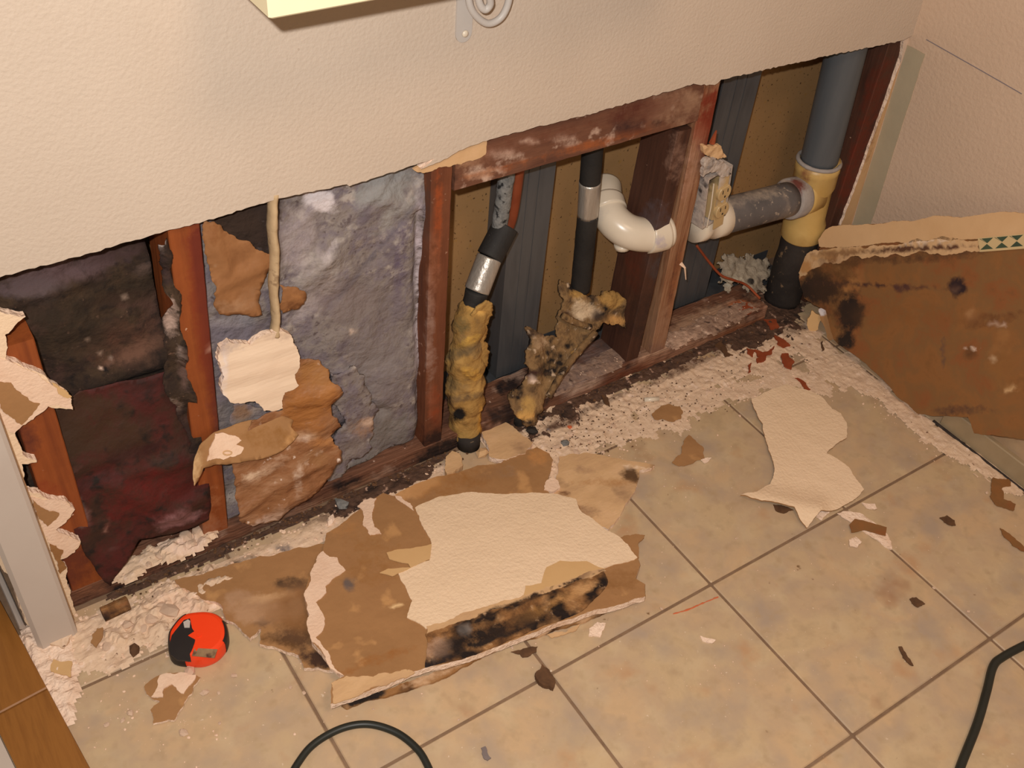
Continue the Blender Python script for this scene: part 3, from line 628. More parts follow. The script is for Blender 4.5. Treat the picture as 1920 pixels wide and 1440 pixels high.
# pale caulk strip
cst = [Y(1.100).at(*p) for p in [(513, 360), (510, 420), (514, 480), (512, 540), (517, 590), (515, 625)]]
tag(MB().tube(resample(curve(cst), .01), .0115, 12, lump=.25, freq=40, flat=.5).done('caulk_strip', M['stick'], smooth=True), 'pale vertical strip of old caulk crossing the middle bay', 'caulk')
# patch of plaster still hanging
pt_ = Y(1.090)
pz = sheet('hanging_plaster', [(412, 652), (430, 640), (470, 648), (490, 630), (520, 622), (545, 628), (556, 650), (562, 672), (560, 722), (534, 736), (530, 766), (495, 770), (478, 752), (430, 752), (420, 705)], pt_, .010, M['skim'], seed=41, amp=.14, rough=.0008,
           fn=lambda px, py, p: .0006 * math.sin((py + .25 * px) * .17) + .0005 * math.sin((py + .2 * px) * .09), blobs=[(430, 650, 24, 14, -20, (190, 170, 160), .5), (520, 632, 34, 10, 0, (206, 180, 158), .5), (420, 700, 8, 50, 0, (236, 220, 210), .6)], edge_mat=M['gyps'])
tag(pz, 'white plaster patch with trowel lines hanging beside the orange stud', 'plaster')
kraft([(440, 755), (478, 765), (530, 768), (552, 780), (545, 800), (500, 812), (450, 812), (436, 800)], 1.100, M['batt'], 'thin grey fibre layer just under the white plaster patch', 43, amp=.15, name='insulation_tuft', cat='insulation tuft', blobs=[(540, 775, 16, 14, 0, (186, 156, 130), .8), (455, 780, 20, 20, 0, (130, 104, 84), .8), (490, 790, 60, 8, 0, (120, 124, 132), .6)])
# curled flap of board paper across the stud
pf = Plane(Y(1.082).at(440, 840), (0.0, 1, -.5))
def f7(px, py, p): return .012 * max(0, (400 - px) / 45) - ridge(px, py, (383, 800), (368, 905), 6, .004)
fp = sheet('board_paper_flap', [(361, 857), (372, 834), (395, 815), (440, 796), (490, 786), (530, 780), (550, 788), (546, 800), (560, 815), (530, 845), (500, 858), (450, 868), (400, 872), (380, 876), (370, 900), (361, 908), (358, 880)], pf, .0015, M['brown'], seed=51, amp=.05, fn=f7,
           blobs=[(368, 880, 10, 34, 15, (196, 160, 116), .8), (500, 820, 60, 20, 0, (140, 96, 48), .5)], smooth=True)
tag(fp, 'curled brown paper flap reaching across the foot of the orange stud', 'paper')
gp = sheet('gypsum_layer', [(392, 838), (402, 812), (412, 811), (440, 816), (452, 825), (442, 833), (456, 838), (450, 850), (430, 855), (418, 861), (386, 863)], pf, .003, M['crumb'], fp, seed=52, amp=.12, lift=.003, rough=.001, fn=f7)
gp['label'] = 'white gypsum with a nail hole'
rg = [pf.at(425 + 8 * math.cos(t * .524), 848 + 4 * math.sin(t * .524)) + pf.n * .0038 for t in range(13)]
MB().tube(rg, .0012, 6).done('nail_hole', M['beige'], fp)

# torn board down the left end of the opening
lp = Y(YW)
lb = [(-60, 560), (0, 584), (48, 594), (30, 608), (16, 625), (9, 628), (10, 672), (29, 680), (70, 698), (99, 722), (120, 735), (134, 748), (137, 768), (90, 762), (73, 771), (58, 788), (38, 800), (27, 812), (34, 830), (43, 853), (69, 863), (69, 867), (41, 870), (46, 890),
      (53, 922), (92, 936), (124, 940), (140, 954), (124, 977), (101, 995), (130, 1005), (151, 1014), (147, 1027), (124, 1046), (110, 1050), (126, 1064), (126, 1092), (133, 1124), (140, 1160), (60, 1180), (-20, 1000), (-60, 900)]
tb = sheet('torn_plasterboard', lb, lp, .0125, M['texpaint'], seed=61, amp=.10, grid=.012, edge_mat=M['gyps'])
tag(tb, 'ragged plasterboard remnant standing along the white casing at left', 'plasterboard')
def layer(par, nm, pix, pl, mm, seed, lift, lab=None, amp=.13, th=.0012, blobs=None, fn=None, rough=0, **k):
    o_ = sheet(nm, pix, pl, th, mm, par, seed=seed, amp=amp, lift=lift, blobs=blobs, fn=fn, rough=rough, **k)
    if lab: o_['label'] = lab
    return o_
layer(tb, 'bare_gypsum', [(-30, 660), (10, 674), (29, 681), (70, 699), (99, 722), (134, 748), (136, 767), (90, 760), (62, 785), (40, 798), (27, 812), (-30, 780)], lp, M['crumb'], 62, .0012, 'bare white gypsum', rough=.001)
layer(tb, 'torn_paper', [(-20, 722), (0, 714), (20, 716), (30, 730), (48, 742), (60, 752), (74, 755), (60, 775), (40, 795), (20, 780), (0, 755), (-20, 750)], lp, M['brown'], 63, .0026, 'brown torn paper')
layer(tb, 'torn_paper', [(96, 716), (118, 728), (134, 742), (126, 745), (108, 736)], lp, M['tan'], 64, .0026, 'tan paper edge')
layer(tb, 'bare_gypsum', [(58, 930), (92, 936), (124, 941), (140, 954), (124, 977), (104, 992), (130, 1008), (150, 1016), (140, 1034), (120, 1046), (100, 1034), (88, 1005), (76, 975), (66, 950)], lp, M['crumb'], 65, .0012, 'bare white gypsum', rough=.001)
layer(tb, 'torn_paper', [(60, 935), (78, 950), (110, 960), (104, 972), (88, 985), (80, 975), (64, 950)], lp, M['brown'], 66, .0026, 'brown torn paper')
layer(tb, 'torn_paper', [(92, 1018), (118, 1030), (112, 1046), (124, 1062), (112, 1074), (106, 1050)], lp, M['brown2'], 67, .0026, 'brown torn paper')

# remnants at the right end of the opening
tag(sheet('board_edge', [(1694, 78), (1712, 64), (1704, 112), (1700, 122), (1680, 190), (1650, 290), (1608, 420), (1576, 424), (1596, 372), (1640, 250), (1676, 150), (1690, 112)], Y(1.098), .008, M['paintstrip'], seed=71, amp=.05, edge_mat=M['gyps'],
          blobs=[(1698, 92, 14, 30, 10, (216, 196, 178), .9), (1612, 400, 5, 60, 16, (216, 196, 180), .6), (1655, 260, 4, 90, 16, (206, 176, 140), .4), (1640, 250, 6, 60, 16, (120, 76, 42), .4)]),
    'narrow tan plasterboard edge left standing in the right corner', 'plasterboard')
tag(sheet('board_edge', [(806, 300), (826, 296), (868, 278), (912, 262), (910, 290), (878, 302), (846, 312), (815, 318), (775, 318), (800, 306)], Y(1.100), .004, M['beige'], seed=72, amp=.15), 'torn beige paper edge above the red brown stud', 'plasterboard')

# ------------------------------------------------------------------ plumbing in the pipe bay
def pipe(pts, rad, n=12, **k): return MB().tube(resample(curve(pts, n), .006), rad, **k)
pA = Y(1.165)
a = pA.at(955, 300); b = pA.at(945, 400); c = pA.at(938, 440)
r1 = root('lagged_pipe', pA.at(938, 440), 'bent copper pipe in black foam lagging with silver tape, left in the pipe bay', 'pipe')
cop = [pA.at(974, 300), pA.at(960, 400), pA.at(948, 440)]
pipe([p + V((.004, .006, 0)) for p in cop], .011, seg=14).done('copper_pipe', M['copper'], r1, smooth=True)
pipe([pA.at(953, 300), pA.at(944, 370), pA.at(936, 428)], .0135, seg=16, lump=.12, freq=60).done('grey_foam', M['greyfoam'], r1, smooth=True)
P0 = pA.at(948, 424); P1 = Y(1.150).at(918, 482); P2 = Y(1.135).at(894, 545); P3 = Y(1.13).at(884, 590)
pipe([P0, P0.lerp(P1, .5), P1], .0225, seg=24).done('foam_sleeve', M['black'], r1, smooth=True)
pipe([P1, P1.lerp(P2, .5), P2], .0215, seg=24).done('silver_tape', M['tape'], r1, smooth=True)
pipe([P2, P2.lerp(P3, .5), P3], [.0205] * 3 if False else .0195, seg=24, lump=.1).done('foam_sleeve', M['black'], r1, smooth=True)
ring = [P0 + (V((math.cos(t * .35), math.sin(t * .35) * .5, .0)) * .021) for t in range(19)]
# fibreglass wrapped riser
pB = Y(1.118)
ys_ = [(893, 572), (878, 610), (874, 660), (872, 720), (872, 770), (874, 828)]
pts = [Y(1.128 - .012 * i / 5).at(*p) for i, p in enumerate(ys_)]
pth = resample(curve(pts, 8), .004)
rad = []
for i, p in enumerate(pth):
    t = i / (len(pth) - 1); rad.append(.024 + .008 * math.sin(t * 3.0) + .003 * math.sin(t * 23))
wr_ = MB().tube(pth, rad, 36, lump=.22, freq=38).done('wrapped_riser', M['yfib'], smooth=True,
     blobs=[(862, 778, 13, 13, 0, (26, 22, 20), 1), (870, 660, 40, 12, -15, (112, 92, 62), .7), (866, 610, 20, 16, 0, (106, 92, 58), .6), (885, 700, 20, 14, 20, (206, 158, 70), .5), (850, 720, 14, 20, 0, (110, 92, 60), .5), (895, 575, 24, 16, 0, (206, 160, 86), .7), (870, 745, 40, 8, -10, (104, 84, 60), .6), (905, 790, 10, 30, 0, (204, 150, 60), .6), (870, 815, 40, 12, 0, (150, 120, 66), .6), (878, 640, 26, 8, -25, (208, 164, 74), .6)])
tag(wr_, 'upright pipe wrapped in dirty yellow fibreglass beside the red brown stud', 'pipe')
tag(sheet('fibreglass_tuft', [(884, 590), (900, 575), (916, 566), (926, 582), (918, 600), (908, 640), (914, 655), (902, 700), (892, 690), (900, 650), (894, 610)], Y(1.105), .004, M['yfib'], seed=81, amp=.25, rough=.004, smooth=True), 'ragged yellow fibreglass tuft on the right of the wrapped pipe', 'insulation tuft')
b_ = Y(1.10).at(880, 845)
tag(MB().tube([V((b_.x - .004, 1.098, .001)), V((b_.x - .004, 1.10, .03))], .021, 20, lump=.1).done('pipe_stub', M['bstone'], smooth=True), 'black pipe stub at the floor under the yellow wrapped pipe', 'pipe')
# straight lagged pipe with silver tape
pC = Y(1.180)
r2 = root('lagged_pipe', pC.at(1104, 400), 'straight pipe in black foam with a silver tape band, left of the white elbow', 'pipe')
def seg_(pa, pb, r_, nm, mm, lump=0): MB().tube(resample([pC.at(*pa), pC.at(*pb)], .006), r_, 24, lump=lump, freq=50).done(nm, mm, r2, smooth=True)
seg_((1113, 255), (1106, 342), .0185, 'foam_sleeve', M['black'])
seg_((1106, 340), (1102, 404), .0190, 'silver_tape', M['tape'])
seg_((1102, 402), (1088, 543), .0188, 'foam_sleeve', M['black'], .05)
# dirty fibreglass draped from the pipe foot to the floor
pD = Plane(Y(1.150).at(1100, 590), (-.05, 1, -.55))
def f8(px, py, p): return ridge(px, py, (1030, 720), (1110, 630), 9, .012) + ridge(px, py, (1060, 560), (1160, 560), 18, .012) + ridge(px, py, (990, 790), (1000, 700), 16, .010) + ridge(px, py, (1010, 620), (1000, 700), 10, .008)
cl = sheet('dirty_fibreglass', [(1050, 524), (1062, 530), (1085, 548), (1130, 545), (1160, 556), (1168, 565), (1172, 606), (1174, 616), (1124, 612), (1110, 618), (1092, 650), (1074, 664), (1060, 680), (1052, 710), (1040, 728), (1026, 745), (1018, 768), (1002, 796), (985, 800), (972, 785), (958, 740), (980, 722), (985, 670), (991, 650), (986, 614), (1006, 622), (1024, 632), (1046, 632), (1044, 594), (1052, 560), (1046, 540)],
           pD, .006, M['dfib'], seed=91, amp=.22, rough=.006, rfreq=34, fn=f8, smooth=True,
           blobs=[(1095, 582, 26, 18, 0, (206, 182, 150), .9), (1128, 594, 12, 10, 0, (36, 28, 26), 1), (1148, 560, 24, 18, 0, (166, 128, 72), .9), (1150, 600, 26, 12, 0, (186, 140, 84), .8), (1085, 660, 34, 6, -50, (170, 128, 62), .9), (1060, 590, 14, 8, 20, (84, 60, 40), .8), (1012, 645, 16, 16, 0, (170, 140, 108), .6), (1000, 700, 24, 8, 0, (60, 36, 30), .8), (998, 712, 7, 8, 0, WH, .8), (990, 760, 16, 20, 0, (178, 140, 80), .8), (985, 780, 16, 8, 0, (206, 158, 90), .8), (1030, 740, 20, 40, 20, (146, 114, 76), .7), (1084, 552, 20, 8, 0, (176, 136, 74), .7), (1000, 624, 24, 8, 0, (50, 36, 30), .6), (1116, 592, 6, 12, 0, (50, 36, 30), .9)])
tag(cl, 'dirty brown fibreglass draped from the straight pipe to the floor', 'insulation tuft')
for k, (pp, r_, lab) in enumerate([([(1046, 590), (1068, 602), (1098, 612)], .006, 'thin brown rolled strand stuck on the dirty fibreglass'), ([(1020, 742), (1050, 690), (1078, 655), (1108, 622)], .0065, 'long dull yellow fibreglass roll slanting across the dirty heap')]):
    q = [pD.at(*p) + pD.n * .014 for p in pp]
    tag(MB().tube(resample(curve(q, 8), .005), r_, 12, lump=.3, freq=60).done('fibreglass_roll', M['dfib'], smooth=True), lab, 'insulation tuft')
bpt = F3(984, 800)
tag(MB().tube([V((bpt.x, bpt.y + .01, .0)), V((bpt.x + .002, bpt.y + .025, .028))], [.017, .014], 18, lump=.2).done('pipe_stub', M['bstone'], smooth=True), 'charred pipe stub poking out under the dirty fibreglass', 'pipe')

# white trap elbow
pE = Y(1.155)
e = [Y(1.250).at(1133, 350), Y(1.215).at(1136, 378), Y(1.180).at(1148, 410), Y(1.150).at(1176, 433), Y(1.132).at(1214, 440), Y(1.124).at(1252, 432)]
r3 = root('drain_elbow', e[3], 'white plastic drain elbow crossing the pipe bay', 'pipe')
pth = resample(curve(e, 10), .004)
MB().tube(pth, .0315, 32).done('bend', M['pvc'], r3, smooth=True, blobs=[(1130, 400, 20, 14, 0, (200, 188, 176), .4)])
k1 = int(len(pth) * .34); k2 = int(len(pth) * .80)
MB().tube(pth[max(0, k1 - 7):k1], .0342, 32).done('hub', M['pvc'], r3, smooth=True)
MB().tube(pth[k2:k2 + 9], .0345, 32).done('hub', M['pvc'], r3, smooth=True, blobs=[(1240, 452, 12, 14, 0, (168, 158, 176), .5)])
nb = pth[len(pth) // 2 + 2]
MB().tube([nb + V((0, -.008, -.030)), nb + V((0, -.010, -.040))], [.016, .014], 16).done('drain_plug', M['pvc'], r3, smooth=True)

# waste stack in the corner
vx = [Y(1.150).at(1588, 92), Y(1.150).at(1543, 300)]
yt = 1.150
tA = Y(yt).at(1536, 300); tB = Y(yt).at(1503, 440); up = (tA - tB).normalized()
r4 = root('waste_stack', Y(yt).at(1500, 440), 'upright waste stack with yellowed tee in the right corner', 'pipe')
top = Y(yt).at(1590, 80)
MB().tube(resample([tA + (top - tA) * 1.35, tA + (tA - top).normalized() * .01], .02), .0375, 32).done('riser', M['abs2'], r4, smooth=True)
def along(a, b, prof_, nm, mm, seg=36, **k):
    MB().tube([a.lerp(b, t) for t, _ in prof_], [r_ for _, r_ in prof_], seg).done(nm, mm, r4, smooth=True, **k)
along(tA, tB, [(0, .044), (.10, .0455), (.11, .0445), (.30, .0440), (.36, .040), (.74, .040), (.80, .0445), (.98, .0455), (1, .043)], 'tee', M['ytee'], blobs=[(1510, 330, 10, 30, 20, (132, 80, 60), .5)])
rr = [tA + V((math.cos(t * math.pi / 16), math.sin(t * math.pi / 16), 0)) * .0425 - (tA - tB).normalized() * .001 for t in range(33)]
MB().tube(rr, .0042, 8, lump=.2, freq=80).done('cement_ring', M['ring'], r4, smooth=True)
# branch
mid = tA.lerp(tB, .42) + V((0, -.002, 0))
hl = Y(yt - .005).at(1330, 412)
dirb = (hl - mid).normalized()
MB().tube([mid + dirb * .0, mid + dirb * .03, mid + dirb * .042], [.040, .040, .041], 36).done('branch_socket', M['ytee'], r4, smooth=True)
MB().tube([mid + dirb * .042, mid + dirb * .046, mid + dirb * .072, mid + dirb * .075], [.041, .0425, .0425, .040], 36).done('branch_hub', M['ring'], r4, smooth=True, blobs=[(1495, 350, 12, 20, 0, (110, 60, 50), .9), (1470, 350, 10, 20, 0, (190, 170, 150), .6)])
MB().tube(resample([mid + dirb * .075, hl + dirb * -.02], .02), .0355, 36).done('branch_pipe', M['abs'], r4, smooth=True, blobs=[(1390, 372, 60, 12, -14, (176, 160, 144), .45), (1440, 360, 30, 16, 0, (186, 168, 148), .4)])
cpl = hl
MB().tube([cpl - dirb * .035, cpl - dirb * .031, cpl - dirb * .004, cpl, cpl + dirb * .020, cpl + dirb * .024, cpl + dirb * .045], [.034, .0385, .0385, .035, .035, .0375, .036], 36).done('coupling', M['pvc'], r4, smooth=True)
ft = V((tB.x, yt, 0)) ; ft = Y(yt).at(1478, 560); ft.z = 0.0
MB().tube(resample([tB, V((tB.x - .012, yt - .008, .10)), V((tB.x - .015, yt - .012, 0.0))], .01), .040, 32, lump=.05, freq=30).done('iron_foot', M['bstone'], r4, smooth=True)

# outlet on its box, fixed to the weathered stud
oc = Y(1.100).at(1347, 377)
ro = root('electrical_outlet', oc, 'ivory duplex outlet in a plaster-spattered box on the weathered stud', 'outlet')
tU = (Y(1.10).at(1352, 340) - Y(1.10).at(1342, 412)).normalized()
sx = V((1, .10, 0)).normalized(); sx = (sx - tU * sx.dot(tU)).normalized(); nn = sx.cross(tU).normalized()
if nn.y > 0: nn = -nn
def L3(a, b, c): return oc + sx * a + tU * b + nn * c
def slab(mb, x0, x1, y0, y1, z0, z1): return mb.add([L3(x, y, z) for z in (z0, z1) for y in (y0, y1) for x in (x0, x1)], [(0, 2, 3, 1), (4, 5, 7, 6), (0, 1, 5, 4), (2, 6, 7, 3), (0, 4, 6, 2), (1, 3, 7, 5)])
bx = MB()
xw = -.036
slab(bx, xw, -.033, -.046, .066, -.05, .0); slab(bx, .024, .027, -.046, .066, -.05, .0); slab(bx, -.033, .024, .062, .066, -.05, .0); slab(bx, -.033, .024, -.046, -.042, -.05, .0); slab(bx, -.033, .024, -.042, .062, -.05, -.046)
bx.done('outlet_box', M['box'], ro)
yk = MB(); slab(yk, -.008, .018, -.060, .058, .0015, .0032); yk.done('yoke', M['recept'], ro, blobs=[(1360, 335, 20, 10, 0, (214, 200, 186), .9)])
for sgn, nm in ((1, 0), (-1, 0)):
    f_ = MB(); c0 = sgn * .0195
    pr = []
    for t in range(28):
        an = 2 * math.pi * t / 28; x = .017 * math.cos(an); y = max(-.0135, min(.0135, .017 * math.sin(an))); pr.append((x, y))
    f_.loft([[L3(.005 + x, c0 + y, .001) for x, y in pr], [L3(.005 + x, c0 + y, .0075) for x, y in pr], [L3(.005 + x * .94, c0 + y * .94, .009) for x, y in pr]])
    fo = f_.done('socket_face', M['recept'], ro)
    s_ = MB(); slab(s_, -.0025, -.0005, c0 + .001, c0 + .009, .0088, .0094); slab(s_, .0105, .0125, c0 + .001, c0 + .008, .0088, .0094); slab(s_, .0035, .0070, c0 - .009, c0 - .005, .0088, .0094)
    s_.done('slot', M['slot'], fo)
bo = MB(); slab(bo, -.012, .020, -.038, .038, -.022, .001); bo.done('socket_body', M['recept'], ro, blobs=[(1325, 360, 10, 40, 10, (60, 52, 50), .8)])
sc_ = MB(); sc_.tube([L3(.005, 0, .003), L3(.005, 0, .006)], .003, 10); sc_.done('screw', M['iron'], ro)
wi = MB(); wi.tube([L3(-.022, .05, .002), L3(-.024, 0, .004), L3(-.026, -.045, .002)], .0012, 6); wi.done('wire', M['pvc'], ro)
for pix, y_, lab, sd in [([(1316, 274), (1335, 274), (1354, 280), (1362, 296), (1340, 296), (1322, 290)], 1.092, 'peach plasterboard crumb stuck just above the outlet', 3),
                     ([(1320, 302), (1340, 296), (1352, 304), (1368, 316), (1372, 326), (1350, 330), (1330, 322), (1318, 332)], 1.088, 'grey plaster smear over the top of the outlet box', 5)]:
    tag(sheet('plaster_chunk', pix, Y(y_), .008, M['beige'] if sd == 3 else M['box'], seed=sd, amp=.2, rough=.003, rfreq=60, grid=.004), lab, 'plaster')
# small timber splinters on the weathered stud
tag(MB().tube([Y(1.098).at(1335, 268), Y(1.095).at(1343, 245)], [.006, .0015], 6).done('wood_splinter', M['chip']), 'splinter on the stud edge above the outlet', 'splinter')
tag(MB().tube([Y(1.10).at(1276, 494), Y(1.09).at(1284, 502), Y(1.09).at(1286, 524)], [.004, .002, .001], 6).done('wood_splinter', M['crumb']), 'pale curl hanging from the middle of the weathered stud', 'splinter')

# rubbish in the right bay
wq = [Y(1.185).at(1306, 460), Y(1.175).at(1330, 492), Z(.12).at(1352, 516), Z(.10).at(1375, 525), Z(.07).at(1400, 535), Z(.05).at(1425, 560)]
tag(MB().tube(resample(curve(wq, 8), .006), .0028, 8).done('bent_wire', M['chip'], smooth=True), 'curved rusty brown wire behind the weathered stud', 'wire')
def fluf(px, py, p): return .012 * noise.noise(p * 40)
tag(sheet('white_fluff', [(1345, 495), (1380, 485), (1405, 478), (1440, 488), (1450, 510), (1435, 540), (1400, 548), (1370, 545), (1345, 530)], Plane(Z(.07).at(1400, 510), (0, .8, -1)), .003, M['fluff'], seed=6, amp=.5, rough=.006, rfreq=60, minlen=.003, grid=.004, smooth=True, blobs=[(1408, 527, 8, 7, 0, (36, 32, 30), 1), (1380, 530, 24, 12, 0, (196, 186, 166), .6)]),
    'pale fluffy clump of fibre at the foot of the waste stack', 'insulation tuft')

# ------------------------------------------------------------------ lower right: bare board leaning on the right wall
kx = .215
PR = Plane((1.576, 1.0, 0), (1, 0, -kx))
pan = [(1496, 500), (1512, 482), (1535, 470), (1548, 432), (1600, 424), (1700, 416), (1920, 402), (1965, 399), (1965, 832), (1920, 824), (1860, 815), (1826, 812), (1815, 782), (1777, 780), (1721, 776), (1680, 742), (1650, 706), (1594, 660), (1563, 637), (1548, 582), (1508, 560), (1500, 530)]
pn = sheet('bare_board', pan, PR, .010, M['panel'], seed=101, amp=.05, edge_mat=M['gyps'], rough=.0012, rfreq=10,
           blobs=[(1530, 540, 34, 30, 0, (50, 36, 28), .9), (1594, 590, 22, 40, 20, (40, 30, 26), .95), (1586, 640, 18, 20, 0, (44, 34, 28), .8), (1560, 500, 50, 30, 0, (104, 70, 38), .6), (1600, 533, 90, 4, 2, (74, 48, 40), .7), (1690, 540, 15, 10, 0, (82, 52, 46), .8), (1795, 538, 17, 16, 0, (48, 32, 34), .95), (1740, 540, 50, 3, 0, (96, 62, 44), .6), (1791, 544, 8, 5, 0, (140, 104, 78), .9),
                  (1690, 480, 160, 14, -3, (92, 62, 38), .6), (1560, 560, 30, 40, 0, (84, 56, 34), .5), (1768, 660, 5, 34, 0, (104, 76, 60), .7), (1862, 674, 8, 8, 0, (206, 180, 150), .8), (1828, 658, 5, 3, 0, WH, .8), (1790, 615, 4, 3, 0, WH, .8), (1700, 590, 120, 26, 0, (136, 88, 46), .4),
                  (1800, 770, 60, 12, 0, (84, 58, 46), .5), (1860, 600, 60, 14, -10, (104, 64, 36), .5), (1880, 610, 20, 3, 0, WH, .5), (1820, 590, 12, 10, 0, (176, 134, 92), .5), (1880, 700, 30, 50, 0, (140, 96, 52), .5), (1895, 729, 14, 4, -15, (222, 186, 140), .8), (1826, 652, 20, 2, 0, WH, .6), (1868, 608, 16, 3, 0, WH, .6)])
tag(pn, 'bare brown mould-stained board leaning on the right wall', 'plasterboard')
layer(pn, 'peach_strip', [(1538, 462), (1536, 450), (1550, 430), (1562, 424), (1600, 422), (1700, 414), (1920, 400), (1964, 397), (1964, 436), (1920, 440), (1850, 446), (1800, 448), (1700, 455), (1600, 462)], PR, M['paintstrip'], 102, .0035, 'peach painted strip', amp=.07, th=.004)
layer(pn, 'split_edge', [(1494, 502), (1512, 480), (1530, 468), (1600, 462), (1700, 455), (1800, 448), (1836, 450), (1840, 472), (1800, 474), (1700, 480), (1620, 485), (1580, 490), (1548, 492), (1518, 508), (1500, 522)], PR, M['beige'], 103, .0035, 'splintered tan edge', amp=.16, th=.004,
      blobs=[(1650, 470, 130, 6, -3, (92, 62, 42), .6), (1740, 464, 80, 5, -2, (96, 62, 44), .7), (1560, 485, 10, 12, 0, (130, 90, 56), .7), (1740, 452, 60, 4, -2, (232, 206, 180), .7), (1560, 476, 60, 8, -8, (206, 162, 110), .6), (1512, 500, 14, 12, 0, (190, 140, 88), .8)])
st = layer(pn, 'tile_strip', [(1836, 446), (1920, 438), (1962, 434), (1962, 462), (1920, 466), (1840, 472)], PR, M['ivory'], 104, .0050, 'ivory tile strip with green triangles', amp=.0, th=.005, straight=True)
tri = MB()
def pq(px, py): return PR.at(px, py) + PR.n * .0054
for k in range(4):
    x = 1840 + k * 28; y0 = 446 - k * 2.6; hgt = 23
    c_ = (x + 14, y0 + hgt / 2 - 1)
    for tr in ([(x, y0 + 2), (x + 13, y0 + 9), (x, y0 + 1)], [(x + 1, y0 + 22), (x + 13, y0 + 11), (x + 25, y0 + 20)], [(x + 15, y0 + 9), (x + 26, y0 - 1), (x + 26, y0 + 18)] if False else [(x + 3, y0 + 1), (x + 14, y0 + 9.5), (x + 25, y0 - 1)]):
        a, b, c = [pq(*t_) for t_ in tr]; tri.add([a, b, c, a + PR.n * -.001, b + PR.n * -.001, c + PR.n * -.001], [(0, 1, 2), (3, 5, 4), (0, 3, 4, 1), (1, 4, 5, 2), (2, 5, 3, 0)])
tri.done('green_triangles', M['green'], st)
tag(sheet('board_scrap', [(1514, 598), (1522, 582), (1536, 590), (1540, 600), (1534, 618), (1520, 625), (1514, 612)], Plane(F3(1525, 622), (1, 1, -.4)), .006, M['tan'], seed=7, amp=.12, rough=.001), 'upright tan scrap left of the leaning board', 'plasterboard')
tag(sheet('board_scrap', [(1534, 580), (1546, 577), (1556, 590), (1564, 635), (1554, 640), (1544, 610)], Plane(F3(1555, 640), (1, .5, -.4)), .004, M['brown'], seed=8, amp=.1, blobs=[(1542, 584, 8, 8, 0, (214, 206, 206), .9)]), 'narrow brown scrap with a white tip at the leaning board', 'plasterboard')
# base strip under the torn bottom of the board
bl = [F3(1770, 782, .0), F3(1925, 900, .0)]
struct(MB().box((1.604, -.2, 0), (1.616, .69, .046), bev=.002).done('baseboard_right', mat('grey_base_tile', [(150, 130, 100), (168, 148, 118)], 9, rough=.5, bump=.2)))
gp_ = MB().tube([V((1.597, .70, .0015)), V((1.600, .4, .0015)), V((1.602, -.1, .0015))], .0030, 8, lump=.6, freq=60)
tag(gp_.done('dark_gap_line', mat('gap_shade_black', [(40, 34, 32), (66, 56, 50)], 60, rough=.9)), 'black line painted in as the shaded gap at the foot of the right wall', 'caulk')  # black strip laid in for the dark of the open floor joint

# ------------------------------------------------------------------ floor: offcuts
zt = .020
def fn_tilt(px, py, p): return 0
# brown board below
lowb = sheet('plasterboard_offcut', [(327, 1087), (424, 1062), (514, 1041), (606, 1020), (700, 1010), (720, 1100), (700, 1230), (622, 1256), (570, 1252), (560, 1229), (528, 1218), (487, 1208), (490, 1178), (469, 1198), (445, 1173), (424, 1163), (414, 1135), (365, 1114)], Z(.010), .008, M['brown'], seed=111, amp=.10, rough=.0012,
             fn=lambda px, py, p: ridge(px, py, (430, 1130), (620, 1200), 30, .003), edge_mat=M['gyps'],
             blobs=[(470, 1140, 56, 30, 10, (176, 138, 104), .85), (560, 1130, 60, 34, -20, (150, 108, 70), .8), (545, 1092, 34, 12, 0, (84, 62, 44), .7), (570, 1160, 50, 40, 0, (132, 92, 54), .8), (548, 1195, 40, 16, 10, (72, 50, 36), .7), (600, 1235, 40, 16, 10, (66, 44, 32), .9), (500, 1120, 40, 8, -10, (206, 166, 122), .7), (490, 1170, 20, 6, -10, (90, 64, 44), .6), (555, 1140, 16, 20, 0, (176, 140, 108), .6), (530, 1205, 40, 8, 12, (110, 76, 42), .7)])
tag(lowb, 'brown torn plasterboard offcut sticking out under the big painted one', 'plasterboard')
upb = sheet('plasterboard_offcut', [(738, 930), (770, 912), (801, 899), (848, 888), (895, 872), (940, 868), (956, 850), (985, 845), (1007, 838), (1030, 850), (1037, 862), (1032, 885), (1024, 915), (1040, 945), (900, 970), (780, 970)], Z(.012), .010, M['brown'], seed=112, amp=.08, rough=.0012, edge_mat=M['gyps'],
            blobs=[(780, 915, 50, 16, -24, (206, 158, 108), .85), (940, 885, 60, 12, -10, (150, 120, 94), .4), (1012, 858, 20, 18, 0, (186, 132, 78), .6), (850, 905, 90, 20, -12, (150, 100, 50), .4)])
tag(upb, 'long brown paper offcut behind the big painted offcut', 'plasterboard')
rgb_ = sheet('plasterboard_offcut', [(1048, 856), (1100, 848), (1150, 858), (1228, 872), (1222, 878), (1199, 881), (1191, 921), (1166, 960), (1141, 992), (1120, 985), (1085, 972), (1040, 950), (1036, 915), (1047, 885)], Z(.008), .008, M['beige'], seed=113, amp=.08, rough=.0015, edge_mat=M['gyps'],
             blobs=[(1185, 893, 18, 12, 20, (96, 70, 46), .85), (1195, 876, 30, 4, 5, (232, 202, 170), .7), (1130, 905, 60, 8, 0, (176, 130, 84), .5), (1100, 960, 26, 14, 0, (150, 116, 88), .6), (1095, 880, 24, 10, 0, (176, 140, 106), .5), (1170, 975, 3, 40, 35, (236, 206, 176), .7), (1060, 925, 14, 6, 0, (120, 84, 56), .7)])
tag(rgb_, 'beige peeled plasterboard offcut right of the brown paper one', 'plasterboard')
